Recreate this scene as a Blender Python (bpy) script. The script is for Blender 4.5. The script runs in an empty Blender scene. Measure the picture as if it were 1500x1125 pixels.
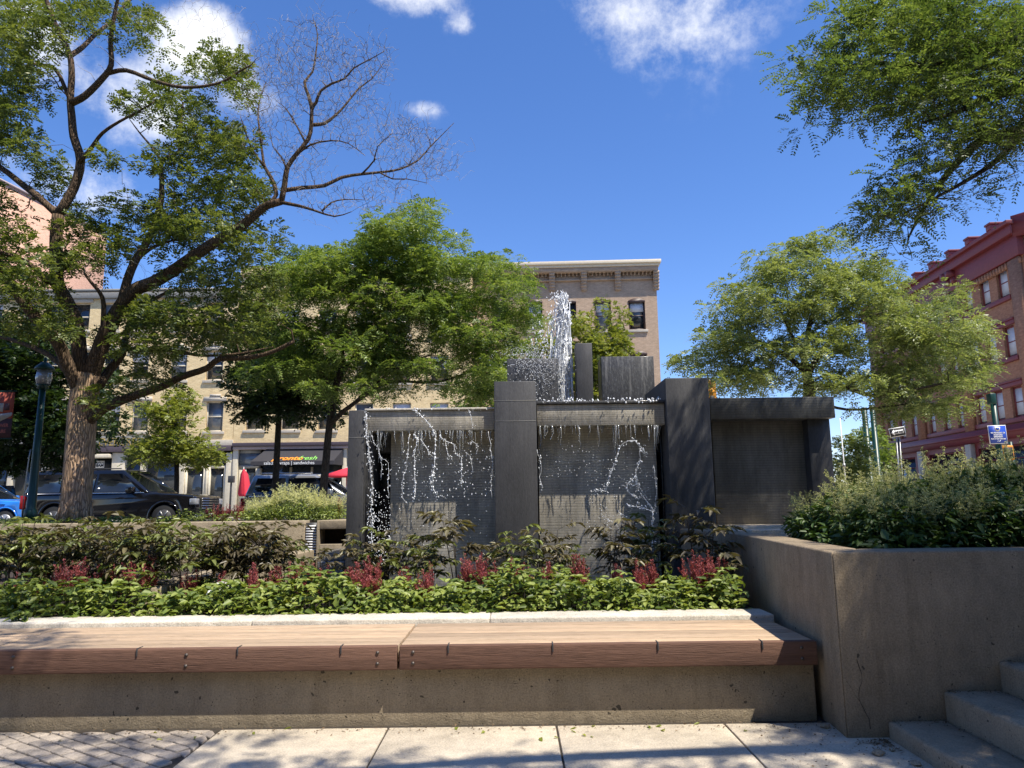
import bpy, bmesh, math, random
import numpy as np
from mathutils import Vector, Matrix
random.seed(7); rng = np.random.default_rng(7)
S = bpy.context.scene
COL = S.collection
R = math.radians

# ------------------------------------------------------------------ camera
FPX = 1050.0; PITCH = R(9.4); ROLL = .012; EYE = np.array([0, 0, 1.45])
_f = np.array([0, math.cos(PITCH), math.sin(PITCH)])
_u0 = np.array([0, -math.sin(PITCH), math.cos(PITCH)]); _r0 = np.array([1., 0, 0])
_up = _u0*math.cos(ROLL)+_r0*math.sin(ROLL); _rt = _r0*math.cos(ROLL)-_u0*math.sin(ROLL)
cd = bpy.data.cameras.new('camera'); cam = bpy.data.objects.new('camera', cd); COL.objects.link(cam)
cd.sensor_width = 36; cd.lens = 36*FPX/1500; cd.clip_end = 3000; cd.clip_start = .05
m3 = Matrix((tuple(_rt), tuple(_up), tuple(-_f))).transposed()
cam.matrix_world = Matrix.Translation(Vector(EYE)) @ m3.to_4x4()
S.camera = cam
def ray(x, y): return _f*FPX+_rt*(x-750)+_up*(562.5-y)
def P(x, y, Y): d = ray(x, y); return EYE+d*(Y/d[1])
def PZ(x, y, z): d = ray(x, y); return EYE+d*((z-EYE[2])/d[2])

# ------------------------------------------------------------------ sun, sky, exposure
SUN = np.array([.42, -.33, 1.]); SUN /= np.linalg.norm(SUN)
sd = bpy.data.lights.new('sun', 'SUN'); sd.energy = 5.0; sd.angle = R(.53); sd.color = (1, .93, .81)
so = bpy.data.objects.new('sun', sd); COL.objects.link(so)
so.rotation_euler = Vector(-SUN).to_track_quat('-Z', 'Y').to_euler(); so.location = (6, -5, 14)
W = bpy.data.worlds.new('World'); S.world = W; W.use_nodes = True
nt = W.node_tree; N = nt.nodes; L = nt.links; N.clear()
sky = N.new('ShaderNodeTexSky'); sky.sky_type = 'NISHITA'; sky.sun_disc = False
sky.sun_elevation = math.asin(SUN[2]); sky.sun_rotation = math.atan2(SUN[0], SUN[1])
sky.air_density = 1.0; sky.dust_density = .1; sky.ozone_density = 3.2; sky.altitude = 300
hs = N.new('ShaderNodeHueSaturation'); hs.inputs['Saturation'].default_value = 1.18; hs.inputs['Value'].default_value = 1.27
L.new(sky.outputs[0], hs.inputs['Color'])
tint = N.new('ShaderNodeMix'); tint.data_type = 'RGBA'; tint.blend_type = 'MULTIPLY'; tint.inputs['Factor'].default_value = 1
L.new(hs.outputs[0], tint.inputs['A']); tint.inputs['B'].default_value = (.98, .94, 1.12, 1)
tc = N.new('ShaderNodeTexCoord')
def wm(op, a, b=None, c=None):
    n = N.new('ShaderNodeMath'); n.operation = op
    for i, v in enumerate((a, b, c)):
        if v is None: continue
        if isinstance(v, (int, float)): n.inputs[i].default_value = v
        else: L.new(v, n.inputs[i])
    return n.outputs[0]
def wdot(v):
    n = N.new('ShaderNodeVectorMath'); n.operation = 'DOT_PRODUCT'; L.new(tc.outputs['Generated'], n.inputs[0])
    n.inputs[1].default_value = tuple(v); return n.outputs['Value']
clouds = [(930, -35, 195, 85, .47), (1010, 58, 105, 60, .44), (300, 58, 62, 52, 1.1), (190, 150, 90, 60, .75), (60, 40, 60, 50, .6),
          (592, -8, 72, 30, .85), (622, 160, 34, 15, .55), (676, 38, 20, 15, .45), (110, 275, 110, 45, .8), (385, 150, 50, 40, .35), (410, 30, 20, 20, .2)]
tot = None
for cx, cy, rx, ry, amp in clouds:
    d = ray(cx, cy); dn = np.linalg.norm(d); d = d/dn
    ax = np.cross(d, [0, 0, 1]); ax /= np.linalg.norm(ax); ay = np.cross(ax, d)
    a = wm('MULTIPLY', wdot(ax), dn/rx); b = wm('MULTIPLY', wdot(ay), dn/ry)
    r2 = wm('ADD', wm('MULTIPLY', a, a), wm('MULTIPLY', b, b))
    fr = wm('GREATER_THAN', wdot(d), 0.0)
    g = wm('MULTIPLY', wm('MULTIPLY', wm('POWER', 2.718, wm('MULTIPLY', r2, -.9)), amp), fr)
    tot = g if tot is None else wm('ADD', tot, g)
def wnoise(sc, det, rough=.6):
    n = N.new('ShaderNodeTexNoise'); n.inputs['Scale'].default_value = sc; n.inputs['Detail'].default_value = det
    n.inputs['Roughness'].default_value = rough; L.new(tc.outputs['Generated'], n.inputs['Vector']); return n.outputs['Fac']
nz = wnoise(9, 12, .68)
fac = N.new('ShaderNodeMapRange'); fac.interpolation_type = 'SMOOTHSTEP'
L.new(wm('ADD', tot, wm('MULTIPLY', wm('SUBTRACT', nz, .5), 2.0)), fac.inputs['Value'])
fac.inputs['From Min'].default_value = .22; fac.inputs['From Max'].default_value = 1.0; fac.inputs['To Max'].default_value = .93
facm = wm('MULTIPLY', fac.outputs[0], wm('MINIMUM', wm('MULTIPLY', tot, 2.2), 1.0))
mx = N.new('ShaderNodeMix'); mx.data_type = 'RGBA'
L.new(facm, mx.inputs['Factor']); L.new(tint.outputs['Result'], mx.inputs['A']); mx.inputs['B'].default_value = (8.0, 8.1, 8.3, 1)
bg = N.new('ShaderNodeBackground'); bg.inputs['Strength'].default_value = .10
wo = N.new('ShaderNodeOutputWorld'); L.new(mx.outputs['Result'], bg.inputs['Color']); L.new(bg.outputs[0], wo.inputs['Surface'])
S.view_settings.view_transform = 'Standard'; S.view_settings.look = 'None'
S.view_settings.exposure = .62; S.view_settings.gamma = 1

# ------------------------------------------------------------------ materials
class Mat:
    def __init__(s, name):
        s.m = bpy.data.materials.new(name); s.m.use_nodes = True
        s.N = s.m.node_tree.nodes; s.L = s.m.node_tree.links
        s.b = s.N['Principled BSDF']; s.out = s.N['Material Output']
    def n(s, t, **k):
        x = s.N.new('ShaderNode'+t)
        for a, v in k.items(): setattr(x, a, v)
        return x
    def math(s, op, a, b=None, c=None):
        n = s.n('Math', operation=op)
        for i, v in enumerate((a, b, c)):
            if v is None: continue
            if isinstance(v, (int, float)): n.inputs[i].default_value = v
            else: s.L.new(v, n.inputs[i])
        return n.outputs[0]
    def coord(s, scale=(1, 1, 1), rot=(0, 0, 0), kind='Object'):
        t = s.n('TexCoord'); m = s.n('Mapping'); m.inputs['Scale'].default_value = scale; m.inputs['Rotation'].default_value = rot
        s.L.new(t.outputs[kind], m.inputs['Vector']); return m.outputs[0]
    def noise(s, scale, detail=5, rough=.6, vec=None, sc3=(1, 1, 1)):
        n = s.n('TexNoise'); n.inputs['Scale'].default_value = scale; n.inputs['Detail'].default_value = detail
        n.inputs['Roughness'].default_value = rough
        s.L.new(vec if vec is not None else s.coord(sc3), n.inputs['Vector']); return n.outputs['Fac']
    def ramp(s, fac, stops):
        r = s.n('ValToRGB'); e = r.color_ramp.elements
        while len(e) < len(stops): e.new(.5)
        for x, (p, c) in zip(e, stops): x.position = p; x.color = (*c, 1) if len(c) == 3 else c
        s.L.new(fac, r.inputs[0]); return r.outputs[0]
    def mix(s, f, a, b, mode='MIX'):
        n = s.n('Mix', data_type='RGBA', blend_type=mode)
        for k, v in (('Factor', f), ('A', a), ('B', b)):
            if isinstance(v, (int, float)): n.inputs[k].default_value = v
            elif isinstance(v, tuple): n.inputs[k].default_value = (*v, 1)
            else: s.L.new(v, n.inputs[k])
        return n.outputs['Result']
    def col(s, c):
        if isinstance(c, tuple): s.b.inputs['Base Color'].default_value = (*c, 1)
        else: s.L.new(c, s.b.inputs['Base Color'])
    def bump(s, h, strength=.5, dist=.01):
        b = s.n('Bump'); b.inputs['Strength'].default_value = strength; b.inputs['Distance'].default_value = dist
        s.L.new(h, b.inputs['Height']); s.L.new(b.outputs[0], s.b.inputs['Normal'])
    def set(s, rough=.6, metal=0, spec=.5):
        s.b.inputs['Roughness'].default_value = rough; s.b.inputs['Metallic'].default_value = metal
        s.b.inputs['Specular IOR Level'].default_value = spec; return s
def plain(name, c, rough=.5, metal=0, spec=.5, var=.12, scale=8):
    m = Mat(name); f = m.noise(scale, 6)
    m.col(m.ramp(f, [(.3, tuple(x*(1-var) for x in c)), (.7, tuple(min(1, x*(1+var)) for x in c))]))
    m.bump(m.noise(60, 3), .08, .003); m.set(rough, metal, spec); return m.m
def leafmat(name, cols, trans=.38, rough=.45, clump=1.2, spec=.5):
    m = Mat(name); g = m.n('NewGeometry')
    nf = m.ramp(m.noise(clump, 4, .7), [(.28, (0, 0, 0)), (.72, (1, 1, 1))])
    f = m.math('ADD', m.math('MULTIPLY', g.outputs['Random Per Island'], .55), m.math('MULTIPLY', nf, .55))
    n = len(cols); c = m.ramp(f, [(.15+.7*i/(n-1), cc) for i, cc in enumerate(cols)])
    m.col(c); m.set(rough, 0, spec)
    t = m.n('BsdfTranslucent'); tcx = m.mix(1.0, c, (1.25, 1.22, .6), 'MULTIPLY'); m.L.new(tcx, t.inputs['Color'])
    ms = m.n('MixShader'); ms.inputs[0].default_value = trans
    m.L.new(m.b.outputs[0], ms.inputs[1]); m.L.new(t.outputs[0], ms.inputs[2]); m.L.new(ms.outputs[0], m.out.inputs['Surface'])
    return m.m
def concrete(name, c, stain=(.35, .30, .24), pits=1.0, streak=.5, rough=.85, warm=.5):
    m = Mat(name)
    big = m.noise(1.6, 6, .65); fine = m.noise(90, 4, .7); st = m.noise(3.6, 6, .7, sc3=(1.9, 1.9, .2))
    c0 = m.ramp(big, [(.36, tuple(x*.66 for x in c)), (.5, tuple(x*.95 for x in c)), (.64, tuple(x*1.25 for x in c))])
    c1 = m.mix(m.math('MULTIPLY', m.ramp(st, [(.48, (0, 0, 0)), (.72, (1, 1, 1))]), streak), c0, tuple(x*s for x, s in zip(c, stain)))
    c1 = m.mix(.4, c1, m.ramp(m.noise(7, 9, .75, sc3=(1.2, 1.2, .6)), [(.38, tuple(x*.5 for x in c)), (.62, tuple(x*1.4 for x in c))]))
    c2 = m.mix(.35, c1, m.ramp(fine, [(.38, tuple(x*.45 for x in c)), (.62, tuple(x*1.45 for x in c))]))
    v = m.n('TexVoronoi', feature='F1'); v.inputs['Scale'].default_value = 13; v.inputs['Randomness'].default_value = 1
    wv = m.n('Vector' 'Math', operation='ADD'); nn = m.n('TexNoise'); nn.inputs['Scale'].default_value = 22
    m.L.new(m.coord(), nn.inputs['Vector']); sc = m.n('VectorMath', operation='SCALE'); sc.inputs['Scale'].default_value = .05
    m.L.new(nn.outputs['Color'], sc.inputs[0]); m.L.new(m.coord(), wv.inputs[0]); m.L.new(sc.outputs[0], wv.inputs[1]); m.L.new(wv.outputs[0], v.inputs['Vector'])
    mask = m.math('MULTIPLY', m.math('LESS_THAN', v.outputs['Distance'], m.math('MULTIPLY', m.math('SUBTRACT', m.noise(5, 2), .42), .75*pits)), 1.0)
    v2 = m.n('TexVoronoi', feature='F1'); v2.inputs['Scale'].default_value = 46; m.L.new(m.coord(), v2.inputs['Vector'])
    mask2 = m.math('LESS_THAN', v2.outputs['Distance'], m.math('MULTIPLY', m.math('SUBTRACT', m.noise(9, 2), .38), .75*pits))
    mk = m.math('MAXIMUM', mask, mask2)
    m.col(m.mix(m.math('MULTIPLY', mk, .8), c2, (.03, .027, .022)))
    h = m.math('SUBTRACT', m.math('ADD', m.math('MULTIPLY', fine, .5), m.math('MULTIPLY', m.noise(14, 5), .8)), m.math('MULTIPLY', mk, 1.2))
    m.bump(h, .8, .012); m.set(rough, 0, .3); return m.m
def brick(name, c1, c2, mortar, w=.215, h=.072, wear=.25):
    m = Mat(name); t = m.n('TexCoord'); s = m.n('SeparateXYZ'); m.L.new(t.outputs['Object'], s.inputs[0])
    cb = m.n('CombineXYZ'); m.L.new(m.math('ADD', s.outputs[0], s.outputs[1]), cb.inputs[0]); m.L.new(s.outputs[2], cb.inputs[1])
    b = m.n('TexBrick'); m.L.new(cb.outputs[0], b.inputs['Vector']); b.inputs['Scale'].default_value = 1
    b.inputs['Brick Width'].default_value = w; b.inputs['Row Height'].default_value = h; b.inputs['Mortar Size'].default_value = .009
    b.inputs['Color1'].default_value = (*c1, 1); b.inputs['Color2'].default_value = (*c2, 1); b.inputs['Mortar'].default_value = (*mortar, 1)
    b.inputs['Bias'].default_value = -.1
    big = m.noise(.55, 6, .65); mid = m.noise(3.5, 5, .7, sc3=(1, 1, 2.4))
    c = m.mix(m.math('MULTIPLY', m.ramp(big, [(.4, (0, 0, 0)), (.75, (1, 1, 1))]), wear), b.outputs['Color'], tuple(x*.5 for x in c1))
    c = m.mix(.45, c, m.ramp(mid, [(.3, tuple(x*.62 for x in c1)), (.7, tuple(min(1, x*1.25) for x in c2))]))
    m.col(c); m.bump(m.math('SUBTRACT', m.noise(25, 3), b.outputs['Fac']), .5, .015); m.set(.85, 0, .25); return m.m
def slate(name, c, ribs=False, wet=.0, spacing=.034, rough=.5):
    m = Mat(name)
    v = m.noise(5, 6, .65, sc3=(4, 4, .25)); b = m.noise(1.3, 5); f = m.noise(60, 4, .7, sc3=(1, 1, .35))
    c0 = m.ramp(b, [(.38, tuple(x*.66 for x in c)), (.62, tuple(x*1.3 for x in c))])
    c1 = m.mix(.4, c0, m.ramp(v, [(.35, tuple(x*.6 for x in c)), (.68, tuple(x*1.5 for x in c))]))
    pt = m.noise(2.4, 7, .7, sc3=(1.4, 1.4, .55)); c1 = m.mix(m.math('MULTIPLY', m.ramp(pt, [(.46, (0, 0, 0)), (.60, (1, 1, 1))]), .6), c1, tuple(x*.42 for x in c))
    c1 = m.mix(.12 if ribs else .3, c1, m.ramp(f, [(.35, tuple(x*.5 for x in c)), (.68, tuple(x*1.7 for x in c))]))
    h = m.math('ADD', m.math('MULTIPLY', v, .3), m.math('MULTIPLY', f, .08 if ribs else .3))
    if ribs:
        t = m.n('TexCoord'); s = m.n('SeparateXYZ'); m.L.new(t.outputs['Object'], s.inputs[0])
        fr = m.math('FRACT', m.math('ADD', m.math('DIVIDE', s.outputs[2], spacing), m.math('MULTIPLY', m.noise(2, 2, sc3=(.5, .5, 12)), .3)))
        g = m.math('LESS_THAN', fr, .2)
        c1 = m.mix(m.math('MULTIPLY', g, .45), c1, tuple(x*.3 for x in c))
        h = m.math('SUBTRACT', h, m.math('MULTIPLY', g, 1.1))
        h = m.math('ADD', h, m.math('MULTIPLY', fr, .5))
    if wet:
        ls = m.noise(4, 6, .7, sc3=(2.6, 2.6, .12)); c1 = m.mix(m.math('MULTIPLY', m.ramp(ls, [(.56, (0, 0, 0)), (.62, (1, 1, 1))]), .35), c1, (.30, .29, .27))
        wv = m.noise(26, 5, .7, sc3=(1.6, 1.6, .5)); h = m.math('ADD', h, m.math('MULTIPLY', wv, 2.2*wet))
        c1 = m.mix(m.math('MULTIPLY', m.ramp(wv, [(.5, (0, 0, 0)), (.72, (1, 1, 1))]), .5*wet), c1, (.62, .62, .58))
        m.b.inputs['Coat Weight'].default_value = .8*wet; m.b.inputs['Coat Roughness'].default_value = .12
    m.col(c1); m.bump(h, .6, .012); m.set(rough, 0, .45); return m.m
def bark(name, c, sc=1.0):
    m = Mat(name)
    r = m.noise(9*sc, 8, .7, sc3=(3.2, 3.2, .42)); big = m.noise(1.5, 4)
    w = m.n('TexVoronoi', feature='DISTANCE_TO_EDGE'); w.inputs['Scale'].default_value = 13*sc
    m.L.new(m.coord((2.4, 2.4, .38)), w.inputs['Vector'])
    cr = m.math('MINIMUM', m.math('MULTIPLY', w.outputs['Distance'], 5), 1)
    h = m.math('ADD', m.math('MULTIPLY', cr, .7), m.math('MULTIPLY', r, .8))
    c0 = m.ramp(h, [(.25, tuple(x*.30 for x in c)), (.95, tuple(x*1.25 for x in c))])
    c0 = m.mix(m.math('MULTIPLY', m.ramp(big, [(.5, (0, 0, 0)), (.7, (1, 1, 1))]), .35), c0, (c[0]*.8, c[1]*1.0, c[2]*.7))
    m.col(c0); m.bump(h, .9, .03); m.set(.9, 0, .2); return m.m
def wood(name, c):
    m = Mat(name)
    g = m.noise(5, 9, .78, sc3=(.42, 9, 9)); g2 = m.noise(26, 4, .6, sc3=(.35, 8, 8)); big = m.noise(.9, 3, sc3=(1, 5, 5))
    c0 = m.ramp(g, [(.36, tuple(x*.42 for x in c)), (.48, c), (.64, tuple(min(1, x*1.45) for x in c))])
    c0 = m.mix(.4, c0, m.ramp(g2, [(.40, tuple(x*.4 for x in c)), (.60, tuple(x*1.4 for x in c))]))
    wth = m.noise(2.2, 6, .7, sc3=(.5, 3, 3)); c0 = m.mix(m.math('MULTIPLY', m.ramp(wth, [(.45, (0, 0, 0)), (.7, (1, 1, 1))]), .5), c0, (c[0]*.62, c[1]*.68, c[2]*.75)); c0 = m.mix(m.math('MULTIPLY', big, .35), c0, (c[0]*1.25, c[1]*1.25, c[2]*1.2))
    oi = m.n('ObjectInfo'); c0 = m.mix(1.0, c0, m.ramp(oi.outputs['Random'], [(0, (.74, .73, .72)), (.5, (.98, .97, .95)), (1, (1.12, 1.08, 1.03))]), 'MULTIPLY')
    m.col(c0); m.bump(m.math('ADD', g, g2), .7, .006); m.set(.75, 0, .2); return m.m
def glassm(name, c=(.02, .025, .03), rough=.06):
    m = Mat(name); f = m.noise(.7, 3); m.col(m.ramp(f, [(.3, tuple(x*.6 for x in c)), (.7, tuple(x*1.6 for x in c))])); m.set(rough, 0, .8); return m.m
M = {}
M['conc'] = concrete('weathered_concrete', (.32, .262, .180), pits=1.0)
M['conc_wall'] = concrete('aged_wall_concrete', (.265, .208, .140), pits=.8, streak=.85)
M['curb'] = concrete('pale_curb_concrete', (.56, .515, .43), pits=.4, streak=.2)
M['slab'] = concrete('pavement_concrete', (.52, .45, .35), pits=.2, streak=.15)
M['step'] = concrete('step_concrete', (.30, .248, .178), pits=.8, streak=.3)
M['paver'] = concrete('paver_stone', (.36, .31, .26), pits=.5, streak=.1)
M['joint'] = plain('joint_dirt', (.07, .055, .04), .95, scale=40, var=.4)
M['soil'] = plain('planting_soil', (.035, .025, .018), .95, scale=25, var=.5)
M['road'] = plain('asphalt', (.06, .06, .062), .9, scale=30, var=.25)
M['walk'] = plain('sidewalk', (.34, .33, .30), .9, scale=6, var=.15)
M['ground'] = plain('ground_dirt', (.09, .08, .06), .95, scale=4, var=.3)
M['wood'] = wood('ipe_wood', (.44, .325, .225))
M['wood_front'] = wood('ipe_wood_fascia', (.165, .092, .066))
M['slate'] = slate('dark_slate', (.058, .057, .058), rough=.5)
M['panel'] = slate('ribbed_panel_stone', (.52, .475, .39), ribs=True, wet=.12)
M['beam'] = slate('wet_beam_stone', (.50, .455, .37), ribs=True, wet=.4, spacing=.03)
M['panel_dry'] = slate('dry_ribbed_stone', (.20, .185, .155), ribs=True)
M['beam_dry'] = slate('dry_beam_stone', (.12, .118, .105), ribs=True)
M['gap_shade'] = slate('black_gap_shade', (.012, .012, .014), rough=.15)  # near black: the shade inside the fountain's gaps, put into the colour
M['wetslate'] = slate('wet_slate', (.05, .05, .052), wet=.3)
M['bark'] = bark('sunlit_bole_bark', (.40, .27, .17), .8)  # bole only: limb bark brightened in colour as if sunlit
M['bark_dark'] = bark('dark_bark', (.075, .06, .048), 1.2)
M['bark_limb'] = bark('limb_bark', (.13, .088, .056), 1.0)
M['twig'] = plain('bleached_twig', (.36, .32, .28), .8, var=.3)
M['stem'] = plain('dark_stem', (.05, .04, .03), .7)
M['gstem'] = plain('green_stem', (.10, .13, .04), .7)
M['leaf_big'] = leafmat('ash_leaf', [(.038, .065, .014), (.105, .145, .03), (.23, .265, .07)], .38)
M['leaf_mid'] = leafmat('locust_leaf', [(.066, .12, .026), (.155, .23, .048), (.31, .38, .11)], .42)
M['leaf_right'] = leafmat('light_locust_leaf', [(.09, .13, .038), (.19, .24, .075), (.34, .38, .16)], .42)
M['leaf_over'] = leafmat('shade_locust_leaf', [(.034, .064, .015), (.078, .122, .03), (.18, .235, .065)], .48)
M['leaf_dark'] = leafmat('maple_leaf', [(.018, .04, .012), (.035, .07, .016), (.06, .10, .022)], .3)
M['leaf_yel'] = leafmat('yellow_green_leaf', [(.12, .16, .025), (.22, .26, .045), (.34, .36, .08)], .4)
M['leaf_bed'] = leafmat('bed_leaf', [(.045, .08, .014), (.14, .195, .03), (.32, .37, .085)], .3, .5, 3.0)
M['leaf_act'] = leafmat('bronze_leaf', [(.05, .042, .024), (.11, .09, .05), (.21, .19, .085)], .22, .42, 2.5)
M['leaf_actg'] = leafmat('bronze_green_leaf', [(.045, .05, .018), (.11, .125, .035), (.23, .27, .07)], .25, .42, 2.5)
M['leaf_gb'] = leafmat('goatsbeard_leaf', [(.022, .048, .012), (.048, .095, .018), (.09, .15, .03)], .28, .5, 2.5)
M['plume_red'] = leafmat('crimson_plume', [(.16, .02, .032), (.32, .06, .075), (.52, .18, .17)], .3, .7, 6)
M['plume_cream'] = leafmat('cream_plume', [(.20, .24, .07), (.42, .43, .17), (.72, .68, .38)], .3, .7, 4)
M['plume_pale'] = leafmat('pale_yellow_plume', [(.46, .48, .17), (.68, .68, .32), (.85, .82, .50)], .3, .7, 4)
M['red'] = plain('crimson_canvas', (.62, .03, .055), .8)
M['brick_y'] = brick('yellow_brick', (.74, .54, .28), (.86, .66, .37), (.56, .44, .28))
M['brick_b'] = brick('brown_brick', (.47, .33, .22), (.56, .41, .28), (.32, .24, .18))
M['brick_r'] = brick('red_brick', (.36, .15, .085), (.50, .25, .14), (.28, .19, .13))
M['brick_p'] = brick('pink_brick', (.54, .32, .22), (.62, .38, .28), (.5, .3, .22))
M['cream'] = plain('cream_paint', (.56, .50, .38), .6)
M['stone'] = plain('limestone_trim', (.46, .41, .33), .8)
M['capst'] = plain('cream_coping', (.70, .60, .44), .7)
M['greyp'] = plain('grey_fascia', (.21, .205, .185), .6)
M['mauve'] = plain('mauve_trim', (.34, .27, .26), .6)
M['dkmauve'] = plain('dark_purple_trim', (.075, .055, .065), .5)
M['maroon'] = plain('maroon_paint', (.20, .035, .034), .5)
M['window_brown'] = plain('brown_frame', (.06, .035, .03), .5)
M['pane'] = glassm('window_glass'); M['pane_sky'] = glassm('window_glass_pale', (.10, .12, .14))
M['blind'] = plain('white_blind', (.62, .63, .65), .6, var=.06)
M['inside'] = plain('shop_dark', (.016, .015, .014), .6)
M['awning'] = plain('black_awning', (.030, .028, .032), .75)
M['white'] = plain('white_paint', (.8, .8, .78), .5, var=.04)
M['black'] = plain('black_rubber', (.015, .015, .015), .7)
M['blackpaint'] = glassm('black_car_paint', (.006, .006, .007), .08)
M['bluepaint'] = glassm('blue_car_paint', (.02, .16, .52), .15)
M['silverpaint'] = plain('silver_car_paint', (.36, .37, .38), .22, .6, var=.04)
M['carglass'] = glassm('car_glass', (.012, .015, .018), .04)
M['chrome'] = plain('chrome', (.65, .65, .66), .18, 1)
M['greypl'] = plain('dark_grey_plastic', (.045, .045, .047), .5)
M['green'] = plain('green_pole_paint', (.005, .042, .032), .4)
M['blue'] = plain('blue_sign', (.02, .07, .42), .4, var=.05)
M['steel'] = plain('galvanised_steel', (.42, .42, .41), .4, .7)
M['gold'] = plain('gold_letter', (.55, .38, .10), .4, .5)
M['orange'] = plain('orange_letter', (.85, .30, .03), .5)
M['lgreen'] = plain('green_letter', (.25, .60, .12), .5)
M['banner_r'] = plain('banner_red', (.34, .07, .045), .8); M['banner_d'] = plain('banner_dark', (.075, .035, .04), .8)
M['banner_g'] = plain('banner_grey', (.42, .41, .40), .8); M['letter_r'] = plain('banner_letter', (.42, .12, .09), .8)
M['yellow'] = plain('signal_yellow', (.72, .28, .02), .5)
M['lensr'] = plain('red_lens', (.30, .01, .01), .2); M['lensw'] = plain('headlight_glass', (.35, .37, .4), .08, .3)
def watermat():
    m = Mat('pool_water'); m.col((.02, .03, .028)); m.set(.05, 0, .8); m.bump(m.noise(9, 5, .6), .6, .03); return m.m
M['water'] = watermat()
def foammat():
    m = Mat('water_spray'); m.col(m.ramp(m.noise(30, 2), [(.3, (.80, .84, .88)), (.7, (.97, .98, 1.0))])); m.set(.15, 0, .7)
    m.b.inputs['Transmission Weight'].default_value = .15; m.b.inputs['IOR'].default_value = 1.33; return m.m
M['foam'] = foammat()

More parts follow.
